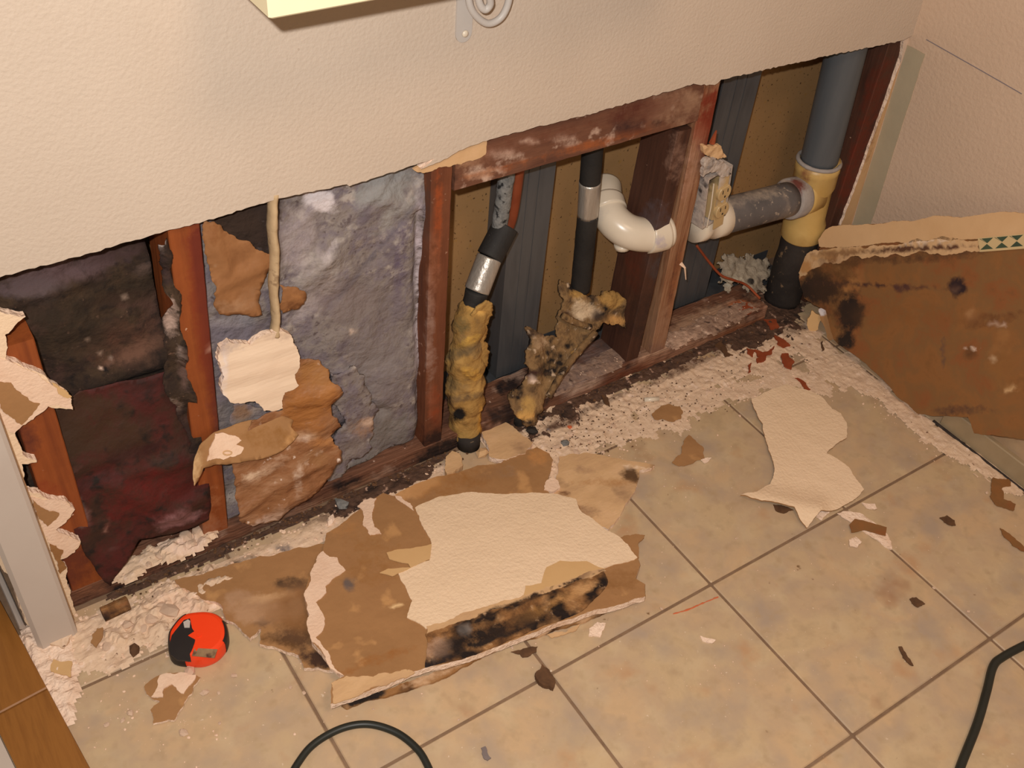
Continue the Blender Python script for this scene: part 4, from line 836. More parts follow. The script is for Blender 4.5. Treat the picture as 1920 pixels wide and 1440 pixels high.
tag(sheet('paper_scrap', [(1150, 1010), (1170, 1004), (1209, 1003), (1204, 1012), (1197, 1018), (1198, 1045), (1190, 1050), (1165, 1030)], Z(.010), .003, M['brown'], seed=114, amp=.1), 'small brown paper tab at the right tip of the big offcut', 'paper')
# big painted offcut
ZT = Plane((0.55, .82, .030), (0.02, .06, 1))
big = [(606, 1033), (612, 1000), (650, 975), (700, 935), (719, 924), (740, 930), (771, 948), (778, 954), (816, 935), (859, 927), (913, 926), (993, 925), (1029, 926), (1079, 936), (1090, 961), (1137, 995), (1162, 1008), (1177, 1022), (1195, 1046), (1200, 1060), (1192, 1085), (1209, 1095), (1210, 1118), (1101, 1148), (978, 1194), (881, 1232), (794, 1253), (740, 1275), (620, 1320), (622, 1280), (646, 1267), (619, 1247), (584, 1201), (581, 1153), (570, 1114), (588, 1062)]
bg = sheet('painted_offcut', big, ZT, .0125, M['brown'], seed=121, amp=.05, rough=.0008, edge_mat=M['gyps'],
           blobs=[(655, 1095, 12, 12, 30, (104, 92, 88), .8), (640, 990, 40, 20, -20, (180, 130, 80), .4), (700, 1240, 90, 12, -18, (150, 98, 50), .5), (742, 1137, 12, 5, -20, (226, 190, 140), .9), (700, 1050, 60, 60, 0, (150, 104, 56), .35), (1160, 1090, 50, 22, -15, (140, 98, 56), .5)])
tag(bg, 'big plasterboard offcut with a peach textured paint face, torn brown around', 'plasterboard')
layer(bg, 'paint_face', [(778, 953), (816, 935), (859, 927), (913, 926), (993, 925), (1029, 926), (1079, 936), (1090, 961), (1137, 995), (1162, 1008), (1177, 1022), (1195, 1046), (1137, 1065), (1060, 1090), (980, 1122), (900, 1146), (850, 1165), (798, 1180), (763, 1159), (773, 1127), (760, 1100), (747, 1077), (775, 1062), (805, 1052), (809, 1019), (800, 1000), (790, 984)], ZT, M['texpaint'], 122, .0016, 'peach textured paint', th=.002, amp=.07, rough=.0008)
layer(bg, 'tan_paper', [(980, 1120), (985, 1100), (1015, 1095), (1025, 1065), (1050, 1053), (1100, 1054), (1125, 1066), (1135, 1068), (1060, 1095), (1020, 1112)], ZT, M['tan'], 123, .0026, 'smooth tan paper', amp=.05)
layer(bg, 'tan_paper', [(712, 1076), (728, 1068), (770, 1066), (765, 1058), (730, 1050), (725, 1038), (740, 1033), (809, 1022), (806, 1050), (780, 1062), (748, 1076), (735, 1082)], ZT, M['tan'], 124, .0026, 'smooth tan paper', amp=.05)
layer(bg, 'bare_gypsum', [(606, 1034), (618, 1045), (632, 1046), (648, 1070), (625, 1085), (610, 1100), (612, 1112), (592, 1130), (606, 1152), (608, 1176), (592, 1196), (622, 1245), (645, 1268), (630, 1262), (612, 1240), (584, 1203), (580, 1153), (570, 1114), (588, 1062)], ZT, M['crumb'], 125, .0016, 'bare white gypsum edge', th=.002, rough=.0008, amp=.10)
layer(bg, 'bare_gypsum', [(621, 1282), (650, 1268), (700, 1270), (720, 1262), (760, 1256), (778, 1262), (740, 1278), (625, 1320)], ZT, M['beige'], 126, .0016, 'bare white gypsum edge', th=.002, rough=.0008)
layer(bg, 'bare_gypsum', [(670, 950), (684, 938), (706, 935), (700, 955), (700, 980), (715, 1002), (694, 1004), (680, 985)], ZT, M['crumb'], 127, .0016, 'white gypsum streak', th=.002, rough=.0008)
layer(bg, 'bare_gypsum', [(738, 928), (752, 932), (770, 945), (776, 958), (764, 950)], ZT, M['crumb'], 128, .0016, 'white gypsum streak')
layer(bg, 'mouldy_strip', [(1130, 1070), (1060, 1095), (980, 1126), (900, 1150), (850, 1170), (797, 1190), (802, 1206), (797, 1252), (881, 1231), (978, 1193), (1060, 1160), (1100, 1140), (1140, 1092)], ZT, M['mould'], 129, .0022, 'black and brown mouldy strip', th=.002, amp=.06, rough=.0012, rfreq=40,
      blobs=[(880, 1200, 60, 20, -20, (36, 26, 22), .75), (960, 1170, 50, 14, -20, (50, 34, 24), .6), (870, 1180, 12, 10, 0, (206, 196, 186), .6), (868, 1182, 6, 6, 0, (24, 20, 20), 1), (820, 1215, 26, 18, -20, (172, 138, 112), .7), (900, 1160, 90, 5, -20, (40, 28, 22), .8), (1020, 1112, 90, 4, -20, (60, 42, 28), .8), (1060, 1120, 30, 10, -20, (176, 130, 80), .7), (820, 1240, 40, 8, -18, (40, 30, 28), .8), (1100, 1100, 30, 10, -20, (190, 146, 98), .8), (1000, 1150, 40, 12, -20, (150, 108, 60), .5), (950, 1190, 60, 5, -20, (44, 32, 26), .8)])
layer(bg, 'skim_edge', [(800, 1176), (850, 1162), (900, 1143), (980, 1118), (1060, 1092), (1130, 1068), (1136, 1072), (1060, 1100), (980, 1128), (900, 1154), (850, 1172), (800, 1190)], ZT, M['beige'], 130, .0030, 'beige paint edge', th=.002, amp=.1, blobs=[(1050, 1098, 90, 3, -20, (54, 38, 28), .8), (940, 1138, 60, 3, -20, (70, 52, 38), .6)])
tag(sheet('board_sliver', [(640, 1322), (690, 1300), (780, 1272), (880, 1232), (980, 1196), (1060, 1168), (1130, 1142), (1190, 1118), (1185, 1128), (1130, 1150), (1070, 1172), (980, 1200), (900, 1234), (860, 1254), (780, 1288), (700, 1310), (650, 1328)], Z(.006), .005, M['brown2'], seed=131, amp=.08,
          blobs=[(680, 1310, 40, 10, -18, (36, 28, 24), .95), (800, 1270, 60, 6, -20, (206, 170, 134), .7), (1080, 1155, 60, 5, -20, (206, 160, 120), .6), (1150, 1135, 40, 8, -18, (110, 74, 44), .7)]),
    'thin splintered board sliver along the lower edge of the big offcut', 'plasterboard')
# right painted piece
rp = [(1408, 750), (1433, 737), (1477, 720), (1493, 727), (1520, 733), (1540, 743), (1560, 767), (1577, 775), (1588, 793), (1588, 820), (1567, 833), (1550, 850), (1570, 860), (1593, 877), (1607, 900), (1620, 917), (1610, 930), (1587, 945), (1563, 957), (1537, 963), (1513, 990), (1503, 980), (1487, 957), (1460, 950), (1427, 945), (1387, 933), (1417, 928), (1443, 910), (1450, 893), (1450, 873), (1443, 850), (1433, 820), (1430, 797), (1413, 767)]
rpo = sheet('painted_paper_scrap', rp, Z(.004), .0025, M['texpaint'], seed=141, amp=.06, rough=.001, fn=lambda px, py, p: ridge(px, py, (1400, 935), (1530, 960), 22, .010) + ridge(px, py, (1420, 740), (1450, 900), 40, .003), edge_mat=M['brown'])
tag(rpo, 'peach painted paper peeled off whole, lying alone on the tiles', 'plasterboard')
def scrap(pix, z, mm, lab, seed, nm='paper_scrap', cat='paper', th=.002, amp=.12, grp=None, **k):
    return tag(sheet(nm, pix, Z(z), th, mm, seed=seed, amp=amp, rough=.0012, grid=.006, **k), lab, cat, grp)
scrap([(1536, 955), (1563, 957), (1540, 975), (1530, 968)], .003, M['gyps'], 'pale chip under the lower tip of the peeled peach paper', 2)
scrap([(1222, 777), (1235, 765), (1256, 757), (1275, 762), (1281, 772), (1276, 785), (1255, 789), (1242, 784), (1228, 786)], .006, M['brown'], 'rounded brown paper scrap near the sill plate', 142)
scrap([(1260, 867), (1275, 853), (1282, 830), (1291, 815), (1300, 822), (1318, 838), (1321, 858), (1300, 868), (1275, 873)], .004, M['brown'], 'triangular brown paper scrap between the two painted pieces', 143)
scrap([(1314, 862), (1326, 858), (1334, 858), (1322, 868)], .004, M['gyps'], 'white chip at the right foot of the triangular brown scrap', 144, nm='plaster_chip', cat='plaster')
r5 = scrap([(1570, 962), (1590, 958), (1618, 964), (1640, 980), (1662, 1000), (1672, 1030), (1655, 1020), (1625, 1000), (1600, 985)], .003, M['gyps'], 'curved cream paint flake right of the peeled peach paper', 145, nm='paint_flake')
layer(r5, 'brown_backing', [(1592, 985), (1602, 974), (1635, 982), (1662, 990), (1660, 1006), (1620, 995), (1596, 1000)], Z(.003), M['panel'], 146, .0022, 'tan paper backing', amp=.04)
scrap([(1616, 942), (1640, 944), (1645, 954), (1625, 952)], .003, M['gyps'], 'small white curl above the curved cream paint flake', 147, nm='paint_flake')
scrap([(1592, 1012), (1604, 1006), (1616, 1016), (1608, 1026), (1594, 1024)], .003, M['gyps'], 'round white flake below the curved cream paint flake', 148, nm='paint_flake')
scrap([(1862, 895), (1892, 898), (1896, 911), (1878, 916), (1882, 935), (1905, 945), (1900, 957), (1870, 948), (1856, 930)], .003, M['panel'], 'hooked tan paper scrap near the right wall', 149)
scrap([(1875, 990), (1886, 996), (1920, 1025), (1935, 1040), (1915, 1032), (1888, 1010)], .003, M['panel'], 'tan paper strip at the right edge of the floor', 150)
# scraps near the tape measure
r6 = scrap([(270, 1288), (300, 1265), (340, 1262), (368, 1266), (376, 1270), (360, 1300), (345, 1318), (335, 1335), (326, 1350), (300, 1354), (287, 1357), (282, 1330), (300, 1315), (285, 1310)], .006, M['brown'], 'torn brown and white scrap in front of the tape measure', 151, nm='plasterboard_scrap', cat='plasterboard', th=.004, edge_mat=M['gyps'])
layer(r6, 'bare_gypsum', [(300, 1268), (340, 1262), (368, 1267), (358, 1285), (345, 1302), (332, 1295), (322, 1284), (308, 1292), (306, 1308), (284, 1308), (296, 1288)], Z(.006), M['crumb'], 152, .0025, 'white gypsum', th=.0025, rough=.001)
# three strips between the broken boards and the plate
scrap([(905, 800), (920, 785), (948, 792), (975, 812), (1000, 830), (985, 850), (950, 862), (918, 855), (910, 825)], .014, M['beige'], 'tilted beige plasterboard chunk right of the yellow wrapped pipe', 153, nm='plasterboard_scrap', cat='plasterboard', th=.011, edge_mat=M['gyps'])
scrap([(835, 862), (848, 845), (862, 850), (868, 872), (850, 885), (838, 888)], .016, M['beige'], 'small upright peach chunk at the foot of the red brown stud', 154, nm='plasterboard_scrap', cat='plasterboard', th=.012)
scrap([(1022, 905), (1035, 893), (1046, 900), (1050, 915), (1035, 922), (1020, 918)], .014, M['crumb'], 'white plaster lump on the top edge of the big offcut', 155, nm='plaster_lump', cat='plaster', th=.008)
scrap([(70, 1180), (100, 1178), (135, 1190), (120, 1215), (90, 1205)], .008, M['dust'], 'dusty beige flake at the foot of the white casing', 156, nm='plasterboard_scrap', cat='plasterboard', th=.006)
scrap([(100, 1236), (135, 1240), (132, 1270), (95, 1258)], .006, M['tan'], 'tan square scrap beside the oak floorboard', 157, nm='plasterboard_scrap', cat='plasterboard')
scrap([(170, 1205), (182, 1178), (192, 1176), (190, 1198), (180, 1214)], .008, M['brown'], 'tan paper shard left of the tape measure', 158)
tag(MB().tube([F3(192, 1152, .012), F3(240, 1130, .012)], .011, 12, lump=.2, freq=60).done('charred_block', M['mould'], blobs=[(216, 1140, 30, 10, -25, (150, 84, 46), .5), (200, 1155, 50, 8, -25, (34, 26, 22), .9)]), 'short charred wood block at the left end of the sill plate', 'wood block')
scrap([(1060, 1186), (1090, 1168), (1080, 1182), (1035, 1196), (1026, 1190)], .005, M['beige'], 'thin tan splinter below the mouldy strip', 159, nm='board_splinter', cat='splinter')
scrap([(1105, 1178), (1120, 1166), (1136, 1168), (1132, 1180), (1126, 1194), (1104, 1193)], .002, M['gyps'], 'pale square plaster flake on the tile below the big offcut', 160, nm='plaster_chip', cat='plaster')
scrap([(1312, 1192), (1325, 1196), (1342, 1200), (1338, 1205), (1318, 1202)], .002, M['gyps'], 'small pale plaster flake right of the square one', 161, nm='plaster_chip', cat='plaster')
# grout crossing dirt clod and chips
scrap([(1003, 1262), (1012, 1255), (1016, 1244), (1026, 1252), (1040, 1272), (1038, 1290), (1022, 1285), (1010, 1278)], .010, M['chipd'], 'dark flaky wood clod on the tile joint crossing', 162, nm='wood_clod', cat='wood chip', th=.009)
scrap([(958, 1222), (985, 1215), (1008, 1212), (1006, 1222), (980, 1232), (975, 1226)], .003, M['chipd'], 'forked brown splinter above the dark wood clod', 163, nm='wood_splinter', cat='splinter')
scrap([(1762, 970), (1775, 966), (1790, 976), (1792, 985), (1780, 984)], .003, M['chipd'], 'dark chip on the tile near the right wall', 164, nm='wood_chip', cat='wood chip')
scrap([(1706, 1122), (1718, 1120), (1735, 1132), (1722, 1138), (1710, 1130)], .003, M['chipd'], 'dark chip in the middle of the right hand tile', 165, nm='wood_chip', cat='wood chip')
scrap([(1685, 1212), (1691, 1212), (1700, 1228), (1713, 1248), (1700, 1240)], .003, M['chipd'], 'long thin brown splinter on the right hand tile', 166, nm='wood_splinter', cat='splinter')
scrap([(1490, 708), (1496, 708), (1520, 730), (1510, 732)], .003, M['chip'], 'red splinter just above the peeled peach paper', 167, nm='wood_splinter', cat='splinter')
scrap([(902, 1402), (910, 1399), (921, 1421), (914, 1426), (906, 1420)], .002, M['greyplastic'], 'small grey sliver on the tile at the bottom of the floor', 168, nm='plastic_sliver', cat='sliver')
scrap([(1450, 945), (1470, 948), (1488, 956), (1470, 962), (1455, 957)], .002, M['chipd'], 'dark flat piece painted as the shaded hollow under the peeled peach paper', 169, nm='wood_chip', cat='wood chip')  # shade of the hollow below the lifted paper, made as a dark piece
for k, (pix, lab) in enumerate([([(1378, 566), (1400, 568), (1418, 576), (1402, 588), (1385, 580)], 'orange red wood chip on the sill plate end'),
                                ([(1432, 598), (1455, 598), (1462, 612), (1445, 618)], 'red wood chip at the broken end of the sill plate'),
                                ([(1452, 628), (1462, 632), (1482, 648), (1470, 652), (1458, 645)], 'red chip lying alone in the dust right of the plate'),
                                ([(1415, 655), (1430, 660), (1452, 648), (1448, 662), (1420, 668)], 'red chip in the cluster below the sill plate, right one'),
                                ([(1400, 652), (1418, 655), (1412, 668), (1402, 662)], 'small red chip in the cluster below the sill plate, middle one'),
                                ([(1418, 672), (1438, 664), (1436, 674), (1420, 680)], 'dark red chip lowest in the cluster below the plate'),
                                ([(1403, 684), (1409, 680), (1408, 696), (1403, 698)], 'tiny upright red chip on the dust'),
                                ([(1466, 662), (1478, 662), (1490, 678), (1484, 692), (1470, 684)], 'brown curled chip right of the red chips'),
                                ([(1340, 648), (1352, 640), (1364, 660), (1375, 665), (1360, 668)], 'brown chip against the face of the sill plate'),
                                ([(1540, 640), (1543, 638), (1546, 655), (1541, 658)], 'tiny black chip on the dust by the leaning board')]):
    scrap(pix, .040 if k == 0 else .006, M['chip'] if k < 8 else M['chipd'], lab, 200 + k, nm='wood_chip', cat='wood chip', th=.003)
scrap([(1120, 772), (1132, 764), (1140, 778), (1128, 784)] if False else [(1128, 740), (1140, 745), (1144, 762), (1136, 758)], .006, M['chipd'], 'dark triangular chip leaning at the plate face', 215, nm='wood_chip', cat='wood chip')
tag(MB().tube([F3(1208, 750, .006), F3(1235, 748, .006)], .005, 14).done('wall_anchor', M['pvc'], smooth=True), 'small white plastic tube lying in the dust near the plate', 'plastic plug')
# soot ball and grey blobs right of the wrapped pipe
rngc = random.Random(4)
for (px, py, r_, mm, lab) in [(997, 808, .014, 'bstone', 'dark grey lump beside the charred pipe stub'), (1028, 806, .007, 'greyplastic', 'small purple grey pebble right of the dark lump'), (1060, 830, .010, 'greyfoam', 'grey rough lump in the dust between plate and beige offcut'),
                            (252, 1218, .011, 'chipd', 'brown dust ball left of the tape measure'), (670, 1210, .0, '', ''), (1068, 800, .006, 'redline', 'little orange crumb in the dust by the plate'), (905, 848, .016, 'beige', 'round beige lump at the foot of the yellow wrapped pipe'), (640, 945, .016, 'greyfoam', 'grey lump between the sill plate and the big offcut'), (620, 975, .013, 'gyps', 'peach lump behind the left corner of the big offcut')]:
    if r_: tag(MB().rock(F3(px, py, r_ * .4), r_, rngc, .6).done('debris_lump', M[mm]), lab, 'lump')

# ------------------------------------------------------------------ floor: dust and crumbs
dsegs = [(F2(1230, 740), F2(1500, 640), .075, .004), (F2(1050, 800), F2(1230, 740), .07, .005), (F2(1060, 850), F2(1120, 800), .06, .004), (F2(1150, 810), F2(1330, 740), .05, .002), (F2(1500, 640), F2(1560, 690), .07, .003),
         (F2(1545, 660), F2(1700, 775), .045, .003), (F2(1700, 780), F2(1890, 905), .035, .003), (F2(940, 820), F2(1040, 800), .04, .005), (F2(1330, 745), F2(1440, 715), .035, .0012), (F2(1440, 690), F2(1520, 720), .05, .002)]
stuff(field_patch('plaster_dust', dsegs, M['dust'], seed=3, cell=.0035, namp=.75, blobs=[(1060, 790, 40, 16, 0, (120, 92, 76), .4), (1300, 680, 120, 10, -26, (96, 70, 54), .6), (1060, 790, 130, 8, -26, (90, 68, 56), .5), (1470, 600, 60, 30, 0, (92, 72, 60), .6)]), 'pink plaster dust spread along the plate and in the corner', 'dust')
dsegs2 = [(F2(260, 1160), F2(400, 1110), .055, .012), (F2(230, 1190), F2(330, 1160), .05, .010), (F2(430, 1070), F2(620, 985), .032, .003), (F2(640, 970), F2(830, 890), .03, .003), (F2(160, 1210), F2(230, 1220), .04, .005), (F2(150, 1180), F2(240, 1160), .03, .006)]
stuff(field_patch('plaster_rubble', dsegs2, M['dust'], seed=8, cell=.004, namp=.45, blobs=[(540, 1000, 120, 14, -24, (206, 176, 142), .5), (530, 1028, 18, 8, 0, (110, 100, 100), .6), (330, 1130, 60, 26, 0, (228, 196, 170), .6), (420, 1070, 60, 10, -24, (80, 62, 50), .6), (700, 925, 140, 12, -24, (70, 52, 46), .6)]), 'white plaster rubble heaped behind the tape measure and along the plate', 'rubble')
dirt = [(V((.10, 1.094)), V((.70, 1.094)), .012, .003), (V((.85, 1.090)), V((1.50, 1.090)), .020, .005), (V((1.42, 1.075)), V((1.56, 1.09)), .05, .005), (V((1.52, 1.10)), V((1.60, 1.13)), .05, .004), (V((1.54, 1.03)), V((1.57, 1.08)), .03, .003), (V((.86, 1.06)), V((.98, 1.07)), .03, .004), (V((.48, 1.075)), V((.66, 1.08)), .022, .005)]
stuff(field_patch('dirt_gap_shade', dirt, M['soil_gap'], z0=.0005, seed=31, cell=.0035, namp=.6), 'dark rotten wood dirt, also painting the shaded gap, along the foot of the sill plate', 'dirt')  # dirt whose dark colour also stands in for the shaded gap under the plate
dsegs3 = [(F2(70, 1190), F2(120, 1300), .032, .008), (F2(100, 1200), F2(120, 1260), .03, .006), (F2(105, 1290), F2(125, 1350), .02, .006)]
stuff(field_patch('plaster_rubble', dsegs3, M['gyps'], seed=12, cell=.004, namp=.3), 'peach plaster rubble between the oak floorboard and the tiles', 'rubble')
# rubble on the plate in the left bay
PLT = .0385
def P2_(x, y): p = Z(PLT).at(x, y); return V((p.x, p.y))
d4 = [(P2_(300, 1040), P2_(380, 1005), .028, .014), (P2_(230, 1075), P2_(300, 1040), .024, .006), (P2_(1260, 640), P2_(1400, 580), .030, .004), (P2_(1000, 740), P2_(1180, 660), .028, .003)]
stuff(field_patch('plate_dust', d4[2:], M['dust2'], z0=PLT, seed=17, cell=.004, namp=.45, blobs=[(1090, 690, 110, 40, -24, (120, 100, 92), .5), (1280, 640, 30, 20, -22, (206, 172, 148), .6)]), 'brownish dust on the sill plate in the open pipe bays', 'dust')
stuff(field_patch('plate_dust', d4[:2], M['dust'], z0=PLT, seed=17, cell=.004, namp=.45, blobs=[(1090, 690, 110, 40, -24, (120, 100, 92), .7), (340, 1020, 50, 20, 0, (226, 198, 178), .6), (1330, 610, 90, 20, -22, (170, 134, 108), .6)]), 'white plaster dust on the sill plate in the left end bay', 'dust')
# tiny crumbs, too many to count
rg_ = random.Random(77); cb = MB()
def scatter(n, a, b, r_, smin, smax, z=0, keep=lambda p: True):
    for _ in range(n):
        t = rg_.random(); c = a.lerp(b, t); d_ = rg_.gauss(0, r_ * .6); an = rg_.uniform(0, 6.28)
        p = c + V((math.cos(an), math.sin(an))) * abs(d_); s_ = smin + (smax - smin) * rg_.random() ** 3
        if p.y > YS - .004 - s_ and z == 0: continue
        if p.x > 1.56: continue
        cb.rock((p.x, p.y, z + s_ * .35), s_, rg_, .6)
for a, b, r_, h in dsegs: scatter(200, a, b, r_ * 1.5, .0006, .003)
for a, b, r_, h in dsegs2: scatter(210, a, b, r_ * 1.3, .0008, .0045)
for a, b, r_, h in dsegs3: scatter(60, a, b, r_, .0008, .003)
for a, b, r_, h in d4: scatter(120, a, b, r_ * .7, .0006, .003, PLT)
scatter(260, F2(500, 1250), F2(1300, 900), .25, .0005, .0016)
scatter(160, F2(1200, 1350), F2(1700, 1000), .25, .0004, .0013)
scatter(120, F2(200, 1300), F2(420, 1380), .14, .0006, .0026)
stuff(cb.done('plaster_crumbs', M['crumb']), 'fine white plaster crumbs sprinkled over tiles and plate', 'crumbs')
db = MB()
for _ in range(420):
    a, b, r_, h = dsegs[rg_.randrange(0, 4)]
    p = a.lerp(b, rg_.random()) + V((rg_.gauss(0, r_ * .6), rg_.gauss(0, r_ * .6)))
    if p.y > YS - .006 or p.x > 1.56: continue
    s_ = rg_.uniform(.0006, .0022); db.rock((p.x, p.y, .004 + s_ * .3), s_, rg_, .5)
for _ in range(500):
    p = V((rg_.uniform(.1, 1.5), YS - abs(rg_.gauss(0, .014)) - .002)); s_ = rg_.uniform(.0008, .0035); db.rock((p.x, p.y, .002 + s_ * .3), s_, rg_, .6)
stuff(db.done('dark_crumbs', M['chipd']), 'dark wood crumbs strewn along the foot of the sill plate', 'crumbs')
# individual lumps of plaster
lumps = [(300, 1120, .011), (322, 1150, .016), (300, 1140, .010), (345, 1130, .010), (285, 1165, .012), (360, 1105, .009), (268, 1180, .009), (305, 1180, .010), (240, 1175, .010), (330, 1110, .008), (390, 1100, .007), (215, 1190, .009), (200, 1215, .008),
         (245, 1338, .006), (230, 1352, .004), (345, 1375, .007), (440, 1268, .005), (200, 1360, .004), (412, 1357, .003), (385, 1300, .006), (355, 1262, .010), (410, 1300, .003),
         (1240, 750, .006), (1180, 770, .005), (1330, 735, .006), (1320, 765, .007), (1150, 800, .006), (1080, 850, .007), (1105, 830, .006), (1130, 850, .005), (1070, 815, .007), (1045, 840, .008), (1010, 870, .007), (1200, 800, .004),
         (1380, 1010, .002), (1240, 1142, .003), (1750, 1103, .003), (1815, 1147, .003), (1850, 925, .004), (1245, 912, .002), (860, 1350, .002), (545, 1290, .003), (570, 1300, .003), (700, 1330, .002), (960, 1215, .003)]
protos = []
for k in range(5):
    o_ = MB().rock((0, 0, 0), 1, random.Random(30 + k), .55).done('proto', M['crumb'], origin=V((0, 0, -.42))); protos.append(o_.data); bpy.data.objects.remove(o_)
for k, (px, py, r_) in enumerate(lumps):
    ob = bpy.data.objects.new('plaster_lump', protos[k % 5]); sc.collection.objects.link(ob)
    base = F3(px, py); ob.location = (base.x, base.y, .0); ob.scale = (r_,) * 3; ob.rotation_euler = (0, 0, k * 1.7)
    if k < 13: l_, g_ = 'white plaster lump in the heap between tape measure and sill plate', 'plaster lumps behind the tape measure'
    elif k < 22: l_, g_ = 'small white plaster lump on the tile in front of the tape measure', 'plaster lumps before the tape measure'
    elif k < 34: l_, g_ = 'small plaster lump in the dust right of the wrapped pipe', 'plaster lumps in the dust by the plate'
    else: l_, g_ = 'tiny plaster speck on the open tiles away from the wall', 'plaster specks on the open tiles'
    tag(ob, l_, 'plaster', g_)
for k, (px, py, r_) in enumerate([(350, 1008, .013), (372, 1000, .012), (330, 1020, .011), (360, 1022, .010), (300, 1045, .008), (280, 1060, .006)]):
    ob = bpy.data.objects.new('plaster_lump', protos[k % 5]); sc.collection.objects.link(ob)
    b_ = Z(PLT).at(px, py); ob.location = (b_.x, b_.y, PLT); ob.scale = (r_,) * 3
    tag(ob, 'white plaster lump on the sill plate at the foot of the orange stud', 'plaster', 'plaster lumps in the left bay')
# faint orange chalk line on a tile
cl_ = [F3(1262, 1151, .0006), F3(1290, 1143, .0006), F3(1320, 1130, .0006), F3(1347, 1119, .0006)]
tag(MB().tube(resample(curve(cl_), .004), .0011, 6, lump=.9, freq=160, flat=.3).done('chalk_mark', M['redline']), 'short orange chalk mark on the tile left of the joint crossing', 'chalk mark')

# ------------------------------------------------------------------ tape measure
c0 = F3(371, 1204); 
outl = [(316, 1210), (320, 1190), (344, 1162), (372, 1155), (400, 1156), (418, 1166), (427, 1184), (428, 1204), (420, 1220), (404, 1234), (380, 1243), (352, 1243), (330, 1240), (319, 1232)]
TH = .034
base = [Z(0).at(*p) for p in outl]
ctr = sum(base, V()) / len(base)
# the photo shows the top outline: shrink towards the camera side by the body's height
shift = Z(0).at(371, 1204) - Z(TH).at(371, 1204)
body = [Z(TH * .5).at(*p) for p in outl]
ctr = sum(body, V()) / len(body); ctr.z = 0
rt = root('tape_measure', ctr, 'orange and black tape measure lying on the floor', 'tape measure')
body = curve(body + [body[0]], 5)[:-1]
def ringz(z, k):
    return [V((ctr.x + (p.x - ctr.x) * k, ctr.y + (p.y - ctr.y) * k, z)) for p in body]
sh = MB().loft([ringz(.0, .89), ringz(.003, .95), ringz(.010, .98), ringz(TH - .010, .98), ringz(TH - .004, .95), ringz(TH - .001, .89), ringz(TH, .80)])
def isblack(v):
    px, py = proj(v)
    wob = 5 * math.sin(py * .16) + 4 * math.sin(py * .33 + 1)
    return px < 358 + wob or (px > 419 + 2 * math.sin(py * .3) and 1175 < py < 1212)
mi = []
for f in sh.f:
    c = sum((sh.v[i] for i in f), V()) / len(f); mi.append(1 if isblack(c) else 0)
# rubber nose and edge grip as their own shells, over the orange shell
sh.done('shell', M['orange'], rt)
def grip(sel, nm):
    m_ = MB(); pl_ = Z(TH)
    rings = [ringz(.001, .92), ringz(.004, .975), ringz(.010, 1.005), ringz(TH - .010, 1.005), ringz(TH - .004, .975), ringz(TH - .0005, .91)]
    n = len(body); keep = [j for j in range(n) if sel(*proj(V((body[j].x, body[j].y, TH * .5))))]
    # contiguous run
    st_ = [j for j in keep if (j - 1) % n not in keep][0]; run = []; j = st_
    while j in keep: run.append(j); j = (j + 1) % n
    return [[r_[j] for j in run] for r_ in rings], run
rs, run = grip(lambda x, y: x < 352, 'n')
m_ = MB(); n = len(run)
inner = [[V((ctr.x + (p.x - ctr.x) * .9, ctr.y + (p.y - ctr.y) * .9, p.z)) for p in r_] for r_ in rs]
sec = []
for j in range(n): sec.append([rs[i][j] for i in range(len(rs))])
m_.loft(sec)
m_.done('rubber_nose', M['rubber'], rt)
topn = sheet('rubber_top', [(322, 1192), (345, 1163), (356, 1160), (360, 1178), (364, 1184), (352, 1192), (366, 1200), (362, 1214), (356, 1226), (358, 1240), (332, 1238), (320, 1228), (318, 1210)], Z(TH), .003, M['rubber'], rt, seed=3, amp=.03, lift=.001, grid=0)
rs, run = grip(lambda x, y: x > 418 and 1172 < y < 1216, 'e')
m_ = MB(); m_.loft([[rs[i][j] for i in range(len(rs))] for j in range(len(run))]); m_.done('edge_grip', M['rubber'], rt)
lb_ = sheet('label', [(365, 1216), (368, 1222), (372, 1216), (408, 1218), (402, 1234), (360, 1230)], Z(TH), .0012, M['label'], rt, straight=True, lift=.0010, grid=0); lb_['label'] = 'worn brown label'
cp = sheet('belt_clip', [(344, 1168), (353, 1163), (357, 1166), (356, 1178), (346, 1178)], Z(TH), .0015, M['iron'], rt, straight=True, lift=.0025, grid=0); cp['label'] = 'grey metal clip'
pz_ = Z(TH).at(373, 1191)
MB().tube([pz_ + V((0, 0, -.001)), pz_ + V((0, 0, .001))], .0035, 14).done('screw', M['orange'], rt)

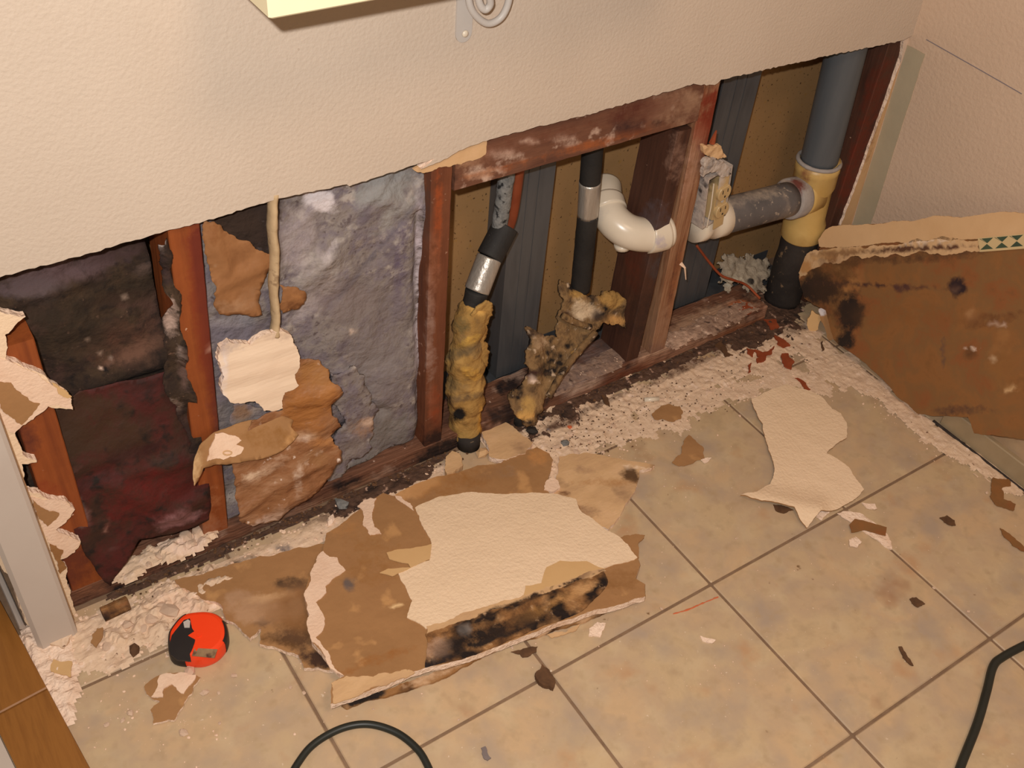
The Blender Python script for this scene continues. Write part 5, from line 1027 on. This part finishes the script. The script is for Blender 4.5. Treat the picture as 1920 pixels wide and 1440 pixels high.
# ------------------------------------------------------------------ cords
CRD = .0054
q = [Z(CRD).at(*p) for p in [(470, 1580), (520, 1500), (558, 1432), (590, 1394), (640, 1366), (690, 1358), (740, 1372), (778, 1400), (800, 1432), (822, 1490), (850, 1600)]]
tag(MB().tube(resample(curve(q), .006), CRD, 12).done('power_cord', M['cord'], smooth=True), 'black cord looping up at the bottom edge of the picture', 'cord')
q = [Z(CRD + .001).at(*p) for p in [(1750, 1580), (1782, 1500), (1800, 1440), (1832, 1358), (1850, 1296), (1862, 1250), (1880, 1232), (1925, 1208), (1990, 1180), (2060, 1160)]]
tag(MB().tube(resample(curve(q), .006), CRD * 1.25, 12).done('power_cord', M['cord'], smooth=True), 'thick black cord bending in at the lower right corner', 'cord')

# ------------------------------------------------------------------ shelf and bracket on the back wall
prot = .20
yF = YW - prot
c0 = Y(yF).at(505, 38)              # lower front left corner
zs = c0.z
rs_ = root('wall_shelf', (c0.x + .4, YW - .1, zs), 'cream shelf edge cut off by the top of the picture', 'shelf')
MB().box((c0.x, yF, zs), (c0.x + .62, YW - .0005, zs + .04), bev=.002).done('board', M['cream'], rs_)
# bracket with scroll
bp = Y(YW - .003)
pb0 = bp.at(869, 66); xc = bp.at(872, 40).x
rb = root('shelf_bracket', (pb0.x, YW - .003, pb0.z), 'grey scroll bracket holding up the cream shelf', 'bracket')
pw_ = (bp.at(886, 30).x - bp.at(856, 30).x) / 2
xc = (bp.at(886, 40).x + bp.at(856, 40).x) / 2
zb_ = bp.at(868, 80).z
pr = [(xc + pw_ * math.cos(t * math.pi / 10), zb_ + pw_ + pw_ * math.sin(t * math.pi / 10)) for t in range(10, 21)] + [(xc + pw_, zs - .001), (xc - pw_, zs - .001)]
m_ = MB(); m_.loft([[(x, YW, z) for x, z in pr], [(x, YW - .003, z) for x, z in pr]]); m_.done('back_plate', M['iron'], rb)
spt = bp.at(872, 63)
m_ = MB(); m_.tube([spt, spt + V((0, -.0015, 0)), spt + V((0, -.0028, 0))], [.0048, .0046, .002], 14); so = m_.done('screw', M['pvc'], rb, smooth=True)
# scroll iron stands square to the wall? it reads as a curl in front of the plate: build it turning out from the wall
ys_c = YW - .035
cs_ = [(878, -40), (880, 5), (893, 30), (915, 44), (938, 34), (952, 8), (955, -25), (940, -55), (912, -48), (896, -20), (900, 8), (910, 18), (919, 8), (918, -8)]
q = []
for i, p in enumerate(cs_):
    q.append(Y(YW - .010 - .0022 * i).at(*p))
q = [v for v in q]
m_ = MB(); m_.tube(resample(curve(q, 8), .004), .0048, 12); m_.done('scroll', M['iron'], rb, smooth=True)
m_ = MB(); m_.box((xc - .008, yF + .03, zs - .005), (xc + .008, YW - .003, zs - .0005)); m_.done('arm', M['iron'], rb)
